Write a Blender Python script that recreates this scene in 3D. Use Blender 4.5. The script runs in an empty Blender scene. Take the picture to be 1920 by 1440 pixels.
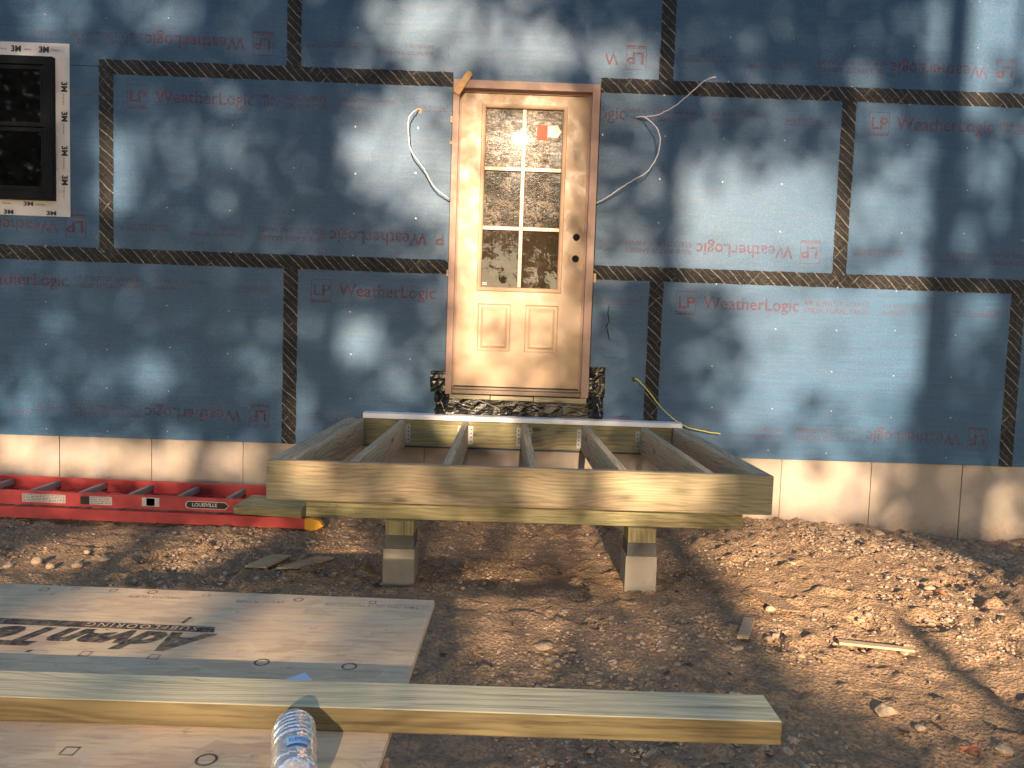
import bpy, math, random
import numpy as np
from mathutils import Vector, Matrix, noise as mnoise
random.seed(7)
SC = bpy.context.scene
COL = SC.collection

# ------------------------------------------------------------ camera, sky, sun, exposure
CAM_LOC = Vector((-0.9966, -5.0172, 0.7901))
PITCH, YAW, ROLL = 0.067, 0.0106, 0.0339
cp, sp = math.cos(PITCH), math.sin(PITCH)
fwd = Vector((math.sin(YAW)*cp, math.cos(YAW)*cp, -sp))
r0 = Vector((math.cos(YAW), -math.sin(YAW), 0)); u0 = r0.cross(fwd)
right = r0*math.cos(ROLL) + u0*math.sin(ROLL)
up = -r0*math.sin(ROLL) + u0*math.cos(ROLL)
cam = bpy.data.objects.new('camera', bpy.data.cameras.new('camera'))
COL.objects.link(cam)
M = Matrix((right, up, -fwd)).transposed().to_4x4(); M.translation = CAM_LOC
cam.matrix_world = M
cam.data.sensor_width = 36; cam.data.lens = 1400/1920*36
cam.data.clip_start = 0.05; cam.data.clip_end = 500
SC.camera = cam

SUN = Vector((0.0098126, -0.96838989, 0.24924834))      # direction towards the sun
world = bpy.data.worlds.new("World"); SC.world = world; world.use_nodes = True
wn = world.node_tree; bg = wn.nodes['Background']
sky = wn.nodes.new('ShaderNodeTexSky'); sky.sky_type = 'NISHITA'; sky.sun_disc = False
sky.sun_elevation = math.asin(SUN.z); sky.sun_rotation = math.atan2(SUN.x, SUN.y)
sky.altitude = 200; sky.air_density = 1.0; sky.dust_density = 0.4; sky.ozone_density = .8
wn.links.new(sky.outputs[0], bg.inputs[0]); bg.inputs[1].default_value = 0.112
sl = bpy.data.lights.new('sun', 'SUN'); sl.energy = 4.6; sl.angle = math.radians(0.53)
sl.color = (1.0, 0.76, 0.50)
so = bpy.data.objects.new('sun', sl); COL.objects.link(so)
so.rotation_euler = SUN.to_track_quat('Z', 'Y').to_euler(); so.location = SUN*30
SC.view_settings.view_transform = 'Standard'; SC.view_settings.look = 'None'
SC.view_settings.gamma = 1; SC.view_settings.exposure = 1.55

# ------------------------------------------------------------ helpers: objects
def wloc(o):
    v = Vector((0, 0, 0))
    while o is not None: v += o.location; o = o.parent
    return v
def tag(o, label=None, cat=None, group=None, kind=None):
    if label: o['label'] = label
    if cat: o['category'] = cat
    if group: o['group'] = group
    if kind: o['kind'] = kind
    return o
def empty(name, loc, label, cat, group=None):
    o = bpy.data.objects.new(name, None); COL.objects.link(o); o.location = loc; o.empty_display_size = .1
    return tag(o, label, cat, group)
class MB:
    def __init__(s): s.v = []; s.f = []; s.m = []
    def add(s, vs, fs, mi=0):
        b = len(s.v); s.v += [tuple(v) for v in vs]; s.f += [tuple(i+b for i in f) for f in fs]; s.m += [mi]*len(fs); return s
    def box(s, x0, x1, y0, y1, z0, z1, mi=0):
        vs = [(x, y, z) for z in (z0, z1) for y in (y0, y1) for x in (x0, x1)]
        return s.add(vs, [(0,2,3,1),(4,5,7,6),(0,1,5,4),(2,6,7,3),(0,4,6,2),(1,3,7,5)], mi)
    def hexa(s, c, mi=0):   # c: 8 corners, order as box
        return s.add(c, [(0,2,3,1),(4,5,7,6),(0,1,5,4),(2,6,7,3),(0,4,6,2),(1,3,7,5)], mi)
    def prism_y(s, pts, y0, y1, mi=0):   # pts (x,z) counter-clockwise seen from -y
        n = len(pts)
        vs = [(x, y0, z) for x, z in pts] + [(x, y1, z) for x, z in pts]
        fs = [tuple(range(n)), tuple(reversed(range(n, 2*n)))] + [(i, i+n, (i+1) % n + n, (i+1) % n) for i in range(n)]
        return s.add(vs, fs, mi)
    def prism_z(s, pts, z0, z1, mi=0):
        n = len(pts)
        vs = [(x, y, z0) for x, y in pts] + [(x, y, z1) for x, y in pts]
        fs = [tuple(reversed(range(n))), tuple(range(n, 2*n))] + [(i, (i+1) % n, (i+1) % n + n, i+n) for i in range(n)]
        return s.add(vs, fs, mi)
    def tube(s, pts, rads, n=8, mi=0, cap=True):
        pts = [Vector(p) for p in pts]
        if not hasattr(rads, '__len__'): rads = [rads]*len(pts)
        b = len(s.v); vs = []; fs = []; ref = None
        for i, p in enumerate(pts):
            t = (pts[min(i+1, len(pts)-1)] - pts[max(i-1, 0)]).normalized()
            if ref is None: ref = t.orthogonal().normalized()
            ref = (ref - t*ref.dot(t)).normalized(); bi = t.cross(ref)
            for k in range(n):
                a = 2*math.pi*k/n
                vs.append(p + (ref*math.cos(a) + bi*math.sin(a))*rads[i])
        for i in range(len(pts)-1):
            for k in range(n):
                fs.append((i*n+k, i*n+(k+1) % n, (i+1)*n+(k+1) % n, (i+1)*n+k))
        if cap: fs += [tuple(reversed(range(n))), tuple(range((len(pts)-1)*n, len(pts)*n))]
        return s.add(vs, fs, mi)
    def build(s, name, mats, parent=None, bevel=0, smooth=False, centre=True):
        me = bpy.data.meshes.new(name)
        V = np.array(s.v, dtype=float)
        c = Vector(((V.min(0)+V.max(0))/2).tolist()) if centre else (wloc(parent) if parent else Vector((0, 0, 0)))
        me.from_pydata([tuple(p) for p in (V-np.array(c))], [], s.f)
        if not hasattr(mats, '__len__'): mats = [mats]
        for m in mats: me.materials.append(m)
        me.polygons.foreach_set('material_index', s.m)
        if smooth: me.polygons.foreach_set('use_smooth', [True]*len(s.f))
        me.update()
        o = bpy.data.objects.new(name, me); COL.objects.link(o)
        if parent: o.parent = parent; o.location = c - wloc(parent)
        else: o.location = c
        if bevel:
            b = o.modifiers.new('bevel', 'BEVEL'); b.width = bevel; b.segments = 2; b.limit_method = 'ANGLE'
        return o
def box(name, mats, parent, x0, x1, y0, y1, z0, z1, bevel=0.0):
    return MB().box(x0, x1, y0, y1, z0, z1).build(name, mats, parent, bevel)

def text_polys(txt, size=1.0, spacing=1.0, shear=0.0, bold=0.0, align='LEFT', wscale=1.0):
    """flat letter outlines as (verts2d, faces) from the built-in font"""
    cu = bpy.data.curves.new('t', 'FONT'); cu.body = txt; cu.size = size; cu.shear = shear; cu.offset = bold
    cu.space_character = spacing; cu.align_x = align; cu.resolution_u = 3
    ob = bpy.data.objects.new('t', cu); COL.objects.link(ob)
    bpy.context.view_layer.update()
    dg = bpy.context.evaluated_depsgraph_get()
    me = bpy.data.meshes.new_from_object(ob.evaluated_get(dg))
    vs = [(v.co.x*wscale, v.co.y) for v in me.vertices]; fs = [tuple(p.vertices) for p in me.polygons]
    bpy.data.objects.remove(ob); bpy.data.curves.remove(cu); bpy.data.meshes.remove(me)
    return vs, fs
_tc = {}
def tp(*a, **k):
    key = (a, tuple(sorted(k.items())))
    if key not in _tc: _tc[key] = text_polys(*a, **k)
    return _tc[key]
def put(mb, polys, fn, mi=0):
    vs, fs = polys
    mb.add([fn(x, y) for x, y in vs], fs, mi)
def rect2(w, h): return ([(0, 0), (w, 0), (w, h), (0, h)], [(0, 1, 2, 3)])

# ------------------------------------------------------------ helpers: materials
def newmat(name):
    m = bpy.data.materials.new(name); m.use_nodes = True
    nt = m.node_tree; return m, nt, nt.nodes['Principled BSDF']
class N:
    def __init__(s, nt): s.nt = nt
    def n(s, t, **k):
        x = s.nt.nodes.new(t)
        for a, b in k.items(): setattr(x, a, b)
        return x
    def l(s, a, b): s.nt.links.new(a, b)
    def coord(s, scale=(1, 1, 1), rnd=True, rot=(0, 0, 0)):
        tc = s.n('ShaderNodeTexCoord'); out = tc.outputs['Object']
        if rnd:
            oi = s.n('ShaderNodeObjectInfo'); ml = s.n('ShaderNodeMath', operation='MULTIPLY'); ml.inputs[1].default_value = 37
            s.l(oi.outputs['Random'], ml.inputs[0])
            va = s.n('ShaderNodeVectorMath', operation='ADD'); s.l(out, va.inputs[0]); s.l(ml.outputs[0], va.inputs[1]); out = va.outputs[0]
        mp = s.n('ShaderNodeMapping'); mp.inputs['Scale'].default_value = scale; mp.inputs['Rotation'].default_value = rot
        s.l(out, mp.inputs[0]); return mp.outputs[0]
    def noise(s, vec, scale, detail=4, rough=.55, dist=0):
        x = s.n('ShaderNodeTexNoise'); x.inputs['Scale'].default_value = scale; x.inputs['Detail'].default_value = detail
        x.inputs['Roughness'].default_value = rough; x.inputs['Distortion'].default_value = dist
        if vec is not None: s.l(vec, x.inputs['Vector'])
        return x.outputs['Fac']
    def ramp(s, fac, stops, interp='LINEAR'):
        x = s.n('ShaderNodeValToRGB'); x.color_ramp.interpolation = interp
        el = x.color_ramp.elements
        while len(el) < len(stops): el.new(.5)
        for e, (p, c) in zip(el, stops):
            e.position = p; e.color = (c, c, c, 1) if not hasattr(c, '__len__') else (*c, 1)
        s.l(fac, x.inputs[0]); return x.outputs[0]
    def mix(s, f, a, b, mode='MIX'):
        x = s.n('ShaderNodeMix', data_type='RGBA', blend_type=mode)
        for inp, v in ((x.inputs[0], f), (x.inputs[6], a), (x.inputs[7], b)):
            if isinstance(v, (int, float)): inp.default_value = v if inp.type == 'VALUE' else (v, v, v, 1)
            elif hasattr(v, '__len__'): inp.default_value = (*v, 1)
            else: s.l(v, inp)
        return x.outputs[2]
    def math(s, op, a, b=0.0):
        x = s.n('ShaderNodeMath', operation=op)
        for i, v in enumerate((a, b)):
            if isinstance(v, (int, float)): x.inputs[i].default_value = v
            else: s.l(v, x.inputs[i])
        return x.outputs[0]
    def bump(s, h, strength, dist, normal=None):
        x = s.n('ShaderNodeBump'); x.inputs['Strength'].default_value = strength; x.inputs['Distance'].default_value = dist
        s.l(h, x.inputs['Height'])
        if normal is not None: s.l(normal, x.inputs['Normal'])
        return x.outputs[0]

def simple(name, col, rough=.6, metal=0, spec=.5, var=.0, scale=20, bump=0, bscale=60):
    m, nt, P = newmat(name); g = N(nt)
    P.inputs['Roughness'].default_value = rough; P.inputs['Metallic'].default_value = metal
    P.inputs['Specular IOR Level'].default_value = spec
    v = g.coord()
    if var:
        f = g.noise(v, scale, 5)
        g.l(g.mix(f, tuple(c*(1-var) for c in col), tuple(min(1, c*(1+var)) for c in col)), P.inputs['Base Color'])
        g.l(g.ramp(g.noise(v, scale*2.3, 3), [(.3, max(.05, rough-.12)), (.7, min(1, rough+.12))]), P.inputs['Roughness'])
    else: P.inputs['Base Color'].default_value = (*col, 1)
    if bump: g.l(g.bump(g.noise(v, bscale, 6), bump, .003), P.inputs['Normal'])
    return m

def wood(name, axis, dark, light, tint, knots=True, ring=55, rough=.75, tintamt=.6, grey=None):
    """sawn softwood with the grain along one axis of the board"""
    m, nt, P = newmat(name); g = N(nt)
    def sc(l, c): return tuple(l if i == axis else c for i in range(3))
    co = g.coord((1, 1, 1))
    warp = g.n('ShaderNodeTexNoise'); warp.inputs['Scale'].default_value = 1.0; warp.inputs['Detail'].default_value = 2
    mw = g.n('ShaderNodeMapping'); mw.inputs['Scale'].default_value = sc(1.1, 3.0); g.l(co, mw.inputs[0]); g.l(mw.outputs[0], warp.inputs['Vector'])
    # rings around an axis beside the board, bent by low noise
    wv = g.n('ShaderNodeTexWave', wave_type='BANDS', bands_direction='DIAGONAL', wave_profile='SIN')
    wv.inputs['Scale'].default_value = 1.0; wv.inputs['Distortion'].default_value = 0
    ms = g.n('ShaderNodeVectorMath', operation='SCALE'); g.l(warp.outputs['Color'], ms.inputs[0]); ms.inputs['Scale'].default_value = .16
    ad = g.n('ShaderNodeVectorMath', operation='ADD')
    ml = g.n('ShaderNodeMapping'); ml.inputs['Scale'].default_value = sc(.015, 1.0); g.l(co, ml.inputs[0])
    g.l(ml.outputs[0], ad.inputs[0]); g.l(ms.outputs[0], ad.inputs[1])
    m2 = g.n('ShaderNodeMapping'); m2.inputs['Scale'].default_value = (ring,)*3; g.l(ad.outputs[0], m2.inputs[0]); g.l(m2.outputs[0], wv.inputs['Vector'])
    m3 = g.n('ShaderNodeMapping'); m3.inputs['Scale'].default_value = sc(3.2, 95); g.l(co, m3.inputs[0])
    fine = g.noise(m3.outputs[0], 1.0, 6, .7)
    m4 = g.n('ShaderNodeMapping'); m4.inputs['Scale'].default_value = sc(1.3, 6); g.l(co, m4.inputs[0])
    big = g.noise(m4.outputs[0], 1.0, 4, .6)
    late = g.ramp(wv.outputs['Fac'], [(.0, 0), (.55, .2), (.85, 1), (.93, 1), (1, .2)])
    base = g.mix(g.math('MULTIPLY', late, .55), light, dark)
    base = g.mix(g.ramp(big, [(.42, 0), (.68, tintamt)]), base, tint)
    base = g.mix(g.ramp(fine, [(.32, .75), (.52, 0)]), base, tuple(c*.6 for c in dark))
    m6 = g.n('ShaderNodeMapping'); m6.inputs['Scale'].default_value = sc(1.5, 30); g.l(co, m6.inputs[0])
    chk = g.ramp(g.noise(m6.outputs[0], 1.3, 3, .5), [(.485, 0), (.5, 1), (.515, 0)])
    base = g.mix(g.math('MULTIPLY', chk, g.ramp(big, [(.45, 0), (.62, .55)])), base, tuple(c*.35 for c in dark))
    if grey: base = g.mix(g.ramp(g.noise(m4.outputs[0], 2.2, 5), [(.45, 0), (.75, .5)]), base, grey)
    if knots:
        m5 = g.n('ShaderNodeMapping'); m5.inputs['Scale'].default_value = sc(2.6, 7.0); g.l(co, m5.inputs[0])
        vo = g.n('ShaderNodeTexVoronoi', feature='F1'); vo.inputs['Scale'].default_value = 1.0; vo.inputs['Randomness'].default_value = 1
        g.l(m5.outputs[0], vo.inputs['Vector'])
        k = g.ramp(vo.outputs['Distance'], [(.0, 1), (.07, .9), (.12, .35), (.2, 0)])
        base = g.mix(g.math('MULTIPLY', k, .75), base, tuple(c*.28 for c in dark))
    g.l(base, P.inputs['Base Color'])
    P.inputs['Roughness'].default_value = rough; P.inputs['Specular IOR Level'].default_value = .3
    h = g.math('ADD', g.math('MULTIPLY', fine, .6), g.math('MULTIPLY', late, .3))
    g.l(g.bump(h, .35, .002), P.inputs['Normal'])
    return m

PT = [wood('treated_pine_%s' % 'xyz'[a], a, (.20, .16, .095), (.42, .335, .215), (.45, .29, .18), ring=34, grey=(.30, .285, .18)) for a in range(3)]
PTG = [wood('green_treated_pine_%s' % 'xyz'[a], a, (.17, .135, .065), (.41, .34, .19), (.33, .32, .17), ring=24) for a in range(3)]
PTJ = [wood('joist_pine_%s' % 'xyz'[a], a, (.24, .19, .115), (.56, .46, .31), (.52, .38, .24), ring=30, grey=(.46, .41, .32)) for a in range(3)]
PLANK = wood('pale_plank', 0, (.40, .34, .20), (.68, .58, .38), (.60, .56, .38), knots=False, ring=22, tintamt=.7)
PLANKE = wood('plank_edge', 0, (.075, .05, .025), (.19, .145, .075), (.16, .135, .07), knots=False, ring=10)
SCRAP = wood('scrap_wood', 0, (.38, .23, .12), (.66, .46, .29), (.6, .38, .23), knots=False)

# blue coated sheathing
def m_sheath():
    m, nt, P = newmat('blue_sheathing_overlay'); g = N(nt)
    co = g.coord((1, 1, 1), rnd=True)
    a = g.noise(g.coord((3, 1, 60)), 1.0, 5, .6)       # horizontal streaks
    b = g.noise(g.coord((60, 1, 3)), 1.0, 4, .6)
    c = g.noise(co, 2.2, 5, .6)
    d = g.noise(co, 120, 4, .75)
    col = g.mix(g.ramp(a, [(.3, 0), (.7, 1)]), (.003, .054, .155), (.009, .094, .22))
    col = g.mix(g.ramp(b, [(.35, 0), (.75, .35)]), col, (.028, .08, .18))
    col = g.mix(g.ramp(c, [(.4, 0), (.7, .45)]), col, (.010, .075, .15))
    col = g.mix(g.ramp(d, [(.5, 0), (.72, .8)]), col, (.10, .155, .21))
    vo = g.n('ShaderNodeTexVoronoi'); vo.inputs['Scale'].default_value = 26; g.l(co, vo.inputs['Vector'])
    sp_ = g.math('MULTIPLY', g.ramp(vo.outputs['Distance'], [(.0, 1), (.05, .9), (.08, 0)]), g.ramp(g.noise(co, 9, 2), [(.6, 0), (.66, .7)]))
    col = g.mix(sp_, col, (.012, .02, .03))
    g.l(col, P.inputs['Base Color'])
    P.inputs['Specular IOR Level'].default_value = .4
    g.l(g.ramp(a, [(.3, .50), (.7, .62)]), P.inputs['Roughness'])
    P.inputs['Coat Weight'].default_value = .29; P.inputs['Coat Roughness'].default_value = .5; P.inputs['Coat IOR'].default_value = 1.7
    h = g.math('ADD', g.math('MULTIPLY', a, .5), g.math('ADD', g.math('MULTIPLY', d, .25), g.math('MULTIPLY', b, .25)))
    bn = g.bump(h, .6, .003)
    g.l(bn, P.inputs['Normal']); g.l(bn, P.inputs['Coat Normal'])
    return m
SHEATH = m_sheath()

def m_print(name, col, keep=.55, rough=.7, scale=45):
    """worn ink: patchy, lets the board show through"""
    m, nt, P = newmat(name); g = N(nt)
    P.inputs['Base Color'].default_value = (*col, 1); P.inputs['Roughness'].default_value = rough
    tr = g.n('ShaderNodeBsdfTransparent'); mx = g.n('ShaderNodeMixShader')
    f = g.noise(g.coord((1, 1, 1)), scale, 4, .7); f2 = g.noise(g.coord((1, 1, 1)), 2.5, 2)
    a = g.ramp(f, [(.38, keep-.28), (.62, min(1, keep+.25))])
    g.l(g.math('MULTIPLY', a, g.ramp(f2, [(.3, .55), (.65, 1)])), mx.inputs[0])
    g.l(tr.outputs[0], mx.inputs[1]); g.l(P.outputs[0], mx.inputs[2])
    out = [n for n in nt.nodes if n.type == 'OUTPUT_MATERIAL'][0]; g.l(mx.outputs[0], out.inputs[0])
    return m
REDINK = m_print('faded_red_ink', (.20, .045, .055), .5)
BLKINK = m_print('worn_black_ink', (.03, .035, .04), .82, scale=60)
GREYINK = m_print('thin_black_ink', (.05, .045, .04), .6, scale=90)
TAPEINK = simple('black_print', (.02, .02, .025), .6)

def m_tape():
    m, nt, P = newmat('creased_flashing_tape'); g = N(nt)
    outs = []
    for ang, s_ in ((.80, .52), (-.72, .42)):
        co = g.coord((1, 1, 1), rnd=True, rot=(0, ang, 0))
        w = g.n('ShaderNodeTexWave', wave_type='BANDS', bands_direction='X', wave_profile='SAW'); w.inputs['Scale'].default_value = 7.5*s_
        w.inputs['Distortion'].default_value = 1.6; w.inputs['Detail'].default_value = 2; w.inputs['Detail Scale'].default_value = 1.2
        g.l(co, w.inputs['Vector'])
        outs.append(g.ramp(w.outputs['Fac'], [(.0, 1), (.05, .5), (.09, 0), (.46, 0), (.49, .6), (.52, 0), (.97, 0), (1, 1)]))
    co = g.coord((1, 1, 1)); patch = g.noise(co, 6, 3); fine = g.noise(co, 70, 4, .7)
    l1 = g.math('MULTIPLY', outs[0], g.ramp(patch, [(.3, .35), (.55, 1)]))
    l2 = g.math('MULTIPLY', outs[1], g.ramp(patch, [(.30, .8), (.45, 0)]))
    line = g.math('MULTIPLY', g.math('MAXIMUM', l1, l2), g.ramp(fine, [(.35, .2), (.6, 1)]))
    base = g.mix(g.ramp(fine, [(.35, 0), (.7, 1)]), (.006, .006, .0065), (.020, .018, .0175))
    g.l(g.mix(g.math('MULTIPLY', line, .9), base, (.60, .53, .48)), P.inputs['Base Color'])
    P.inputs['Roughness'].default_value = .3; P.inputs['Specular IOR Level'].default_value = .3
    g.l(g.bump(g.math('ADD', line, g.math('ADD', g.math('MULTIPLY', fine, 1.2), g.noise(co, 24, 3, .6, 1.0))), 1, .007), P.inputs['Normal'])
    return m
TAPE = m_tape()
def m_foil():
    m, nt, P = newmat('crinkled_black_membrane'); g = N(nt); co = g.coord((1, 1, 1))
    a = g.noise(g.coord((.5, 1, 2.2)), 13, 4, .5, 1.5); b = g.noise(co, 45, 4, .65, .8)
    g.l(g.mix(g.ramp(b, [(.45, 0), (.72, 1)]), (.006, .006, .006), (.014, .012, .011)), P.inputs['Base Color'])
    P.inputs['Roughness'].default_value = .22; P.inputs['Specular IOR Level'].default_value = .45
    g.l(g.bump(g.math('ADD', a, g.math('MULTIPLY', b, .12)), .6, .01), P.inputs['Normal'])
    return m
FOIL = m_foil()

def m_concrete(name, col, stain):
    m, nt, P = newmat(name); g = N(nt); co = g.coord((1, 1, 1), rnd=False)
    a = g.noise(co, 1.7, 6, .65, .4); b = g.noise(co, 90, 4, .7); c = g.noise(g.coord((14, 14, 1.6), rnd=False), 1, 5, .6)
    base = g.mix(g.ramp(a, [(.35, 0), (.7, 1)]), col, tuple(x*.8 for x in col))
    base = g.mix(g.ramp(c, [(.52, 0), (.8, .5)]), base, stain)
    base = g.mix(g.ramp(g.noise(co, 4.3, 5, .7), [(.52, 0), (.7, .6)]), base, stain)
    vo = g.n('ShaderNodeTexVoronoi'); vo.inputs['Scale'].default_value = 20; g.l(co, vo.inputs['Vector'])
    pits = g.math('MULTIPLY', g.ramp(vo.outputs['Distance'], [(0, 1), (.05, .8), (.09, 0)]), g.ramp(g.noise(co, 7, 2), [(.5, 0), (.6, .8)]))
    base = g.mix(pits, base, tuple(x*.3 for x in col))
    if stain[0] > .255:     # mud splashed up from the soil line, in an uneven band
        sx = g.n('ShaderNodeSeparateXYZ'); g.l(co, sx.inputs[0])
        zz = g.math('ADD', sx.outputs[2], g.math('MULTIPLY', g.noise(co, 3.5, 5, .65), -.30))
        base = g.mix(g.math('MULTIPLY', g.ramp(zz, [(.04, 1), (.13, 0)]), g.ramp(g.noise(co, 38, 4, .7), [(.35, 0), (.6, .6)])), base, (.30, .19, .12))
    g.l(base, P.inputs['Base Color']); P.inputs['Roughness'].default_value = .85
    g.l(g.bump(g.math('ADD', b, g.math('MULTIPLY', a, 1.5)), .3, .004), P.inputs['Normal'])
    return m
CONC = m_concrete('poured_concrete', (.42, .345, .29), (.30, .26, .28))
PIER = m_concrete('pier_concrete', (.31, .27, .23), (.22, .20, .19))

def m_ground():
    m, nt, P = newmat('dirt'); g = N(nt); co = g.coord((1, 1, 1), rnd=False)
    a = g.noise(co, .9, 6, .6); b = g.noise(co, 9, 6, .65); c = g.noise(co, 60, 5, .7)
    base = g.mix(g.ramp(a, [(.38, 0), (.62, 1)]), (.62, .385, .225), (.47, .31, .205))
    base = g.mix(g.ramp(b, [(.35, 0), (.7, .7)]), base, (.68, .43, .255))
    base = g.mix(g.ramp(c, [(.35, .75), (.62, 0)]), base, (.20, .14, .095))
    g.l(base, P.inputs['Base Color']); P.inputs['Roughness'].default_value = .95; P.inputs['Specular IOR Level'].default_value = .15
    vo = g.n('ShaderNodeTexVoronoi'); vo.inputs['Scale'].default_value = 70; g.l(co, vo.inputs['Vector'])
    h = g.math('ADD', g.math('MULTIPLY', b, 1.2), g.math('ADD', c, g.math('MULTIPLY', vo.outputs['Distance'], .5)))
    g.l(g.bump(h, 1.0, .022), P.inputs['Normal'])
    return m
DIRT = m_ground()
def m_stone(name, cols):
    m, nt, P = newmat(name); g = N(nt); co = g.coord((1, 1, 1), rnd=False)
    vo = g.n('ShaderNodeTexVoronoi'); vo.inputs['Scale'].default_value = 24; g.l(co, vo.inputs['Vector'])
    sx = g.n('ShaderNodeSeparateColor'); g.l(vo.outputs['Color'], sx.inputs[0])
    base = g.ramp(sx.outputs[0], [(i/(len(cols)-1), c) for i, c in enumerate(cols)])
    n = g.noise(co, 80, 4, .7); base = g.mix(g.ramp(n, [(.3, .5), (.6, 0)]), base, (.09, .075, .062))
    g.l(base, P.inputs['Base Color']); P.inputs['Roughness'].default_value = .9; P.inputs['Specular IOR Level'].default_value = .2
    g.l(g.bump(n, .5, .004), P.inputs['Normal']); return m
STONE = m_stone('mixed_stone', [(.36, .24, .16), (.52, .35, .23), (.38, .31, .26), (.58, .42, .29), (.42, .26, .17)])

def m_glass(name, painted_refl, dark):
    m, nt, P = newmat(name); g = N(nt); co = g.coord((1, 1, 1), rnd=False)
    P.inputs['Roughness'].default_value = .010; P.inputs['IOR'].default_value = 1.5
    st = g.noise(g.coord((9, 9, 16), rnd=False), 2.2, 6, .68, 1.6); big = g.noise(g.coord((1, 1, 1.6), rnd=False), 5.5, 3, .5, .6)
    f = g.math('MULTIPLY', g.ramp(st, [(.46, 0), (.56, 1), (.62, .3)]), g.ramp(big, [(.5-painted_refl*.2, 0), (.62-painted_refl*.2, 1)]))
    f = g.math('MULTIPLY', f, min(1, .4+painted_refl))
    g.l(g.mix(f, dark, (.24, .19, .155)), P.inputs['Base Color'])  # pale streaks painted into the pane colour to imitate sky and tree reflections
    P.inputs['Coat Weight'].default_value = max(0, painted_refl*.12); P.inputs['Coat Roughness'].default_value = .10
    g.l(g.bump(st, .35, .004), P.inputs['Coat Normal'])
    g.l(g.bump(g.noise(co, 14, 3, .5, .6), .05, .004), P.inputs['Normal'])
    return m
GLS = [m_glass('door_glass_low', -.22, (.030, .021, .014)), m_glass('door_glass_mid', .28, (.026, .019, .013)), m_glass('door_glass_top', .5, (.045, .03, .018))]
WGLASS = simple('window_glass', (.004, .004, .005), .03, spec=.6)
DOOR = simple('tan_door_paint', (.40, .265, .17), .45, var=.04, scale=5)
JAMB = simple('primed_jamb', (.37, .235, .19), .6, var=.07, scale=8)
LITE = simple('lite_frame_plastic', (.41, .27, .18), .4, var=.03)
SILL = simple('dark_sill_metal', (.16, .12, .10), .4, metal=.5, var=.15)
BLACK = simple('black_void', (.008, .007, .006), .8)
WFRAME = simple('black_window_vinyl', (.004, .005, .008), .5, var=.1, spec=.15)
WTAPE = simple('white_flashing_tape', (.60, .60, .64), .45, var=.08, scale=9, bump=.5, bscale=25)
PVC = simple('white_vinyl', (.78, .77, .84), .4, var=.02)
RED = simple('red_fibreglass', (.50, .052, .056), .55, var=.3, scale=14)
ALU = simple('worn_aluminium', (.42, .40, .38), .5, metal=.55, var=.15)
ALUR = simple('dusty_rung', (.36, .30, .27), .65, metal=.15, var=.2)
ORANGE = simple('yellow_orange_plastic', (.85, .38, .03), .5, var=.08)
STICK = simple('worn_white_sticker', (.62, .55, .52), .6, var=.15, scale=40)
STICKK = simple('black_sticker', (.015, .015, .017), .5)
STEEL = simple('galvanised_steel', (.42, .42, .41), .45, metal=.7, var=.2, scale=60)
STEELD = simple('post_base_metal', (.09, .088, .09), .6, metal=.1, var=.2, scale=30)
HOLE = simple('bore_hole', (.006, .005, .005), .9)
CABLE = simple('white_cable', (.72, .68, .70), .45)
YCABLE = simple('yellow_green_cable', (.55, .52, .12), .5)
PAPER = simple('pale_blue_paper', (.66, .74, .86), .6)
REDST = simple('red_warning_sticker', (.55, .09, .06), .8, spec=.1)
PINKST = simple('pale_sticker', (.60, .50, .44), .6)
OSB = simple('osb_offcut', (.56, .34, .15), .8, var=.3, scale=50, bump=.8, bscale=80)
SUBS = None
def m_subfloor():
    m, nt, P = newmat('subfloor_panel'); g = N(nt); co = g.coord((1, 1, 1), rnd=False)
    vo = g.n('ShaderNodeTexVoronoi'); vo.inputs['Scale'].default_value = 1
    wn_ = g.n('ShaderNodeMapping'); wn_.inputs['Scale'].default_value = (13, 30, 13); g.l(co, wn_.inputs[0])
    ds = g.n('ShaderNodeTexNoise'); ds.inputs['Scale'].default_value = 9; g.l(co, ds.inputs['Vector'])
    va = g.n('ShaderNodeVectorMath', operation='ADD'); g.l(wn_.outputs[0], va.inputs[0]); g.l(ds.outputs['Color'], va.inputs[1]); g.l(va.outputs[0], vo.inputs['Vector'])
    sx = g.n('ShaderNodeSeparateColor'); g.l(vo.outputs['Color'], sx.inputs[0])
    base = g.ramp(sx.outputs[0], [(0, (.66, .45, .28)), (.4, (.77, .54, .34)), (.75, (.80, .58, .35)), (1, (.72, .53, .36))])
    base = g.mix(g.ramp(g.noise(co, 6, 6, .7), [(.45, 0), (.75, .45)]), base, (.64, .38, .26))
    base = g.mix(g.ramp(g.noise(co, 3.1, 5, .6), [(.5, 0), (.7, .5)]), base, (.58, .45, .27))
    st = g.noise(g.coord((7, 60, 7), rnd=False), 1.5, 5, .65)
    base = g.mix(g.ramp(st, [(.33, .5), (.5, 0)]), base, (.34, .25, .19))
    base = g.mix(g.ramp(g.noise(co, 30, 4, .7), [(.62, 0), (.75, .5)]), base, (.2, .12, .09))
    g.l(base, P.inputs['Base Color']); P.inputs['Roughness'].default_value = .8; P.inputs['Specular IOR Level'].default_value = .25
    g.l(g.bump(st, .3, .002), P.inputs['Normal']); return m
SUBF = m_subfloor()
def m_bottle():
    m, nt, P = newmat('clear_plastic'); g = N(nt)
    P.inputs['Base Color'].default_value = (.93, .93, 1, 1); P.inputs['Roughness'].default_value = .12
    P.inputs['Transmission Weight'].default_value = .75; P.inputs['IOR'].default_value = 1.35
    g.l(g.bump(g.noise(g.coord(), 60, 3), .5, .004), P.inputs['Normal'])
    return m
BOTTLE = m_bottle()
LABELM = simple('label_blue', (.30, .55, .85), .5); LABELD = simple('label_dark_blue', (.02, .12, .28), .5)
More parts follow.
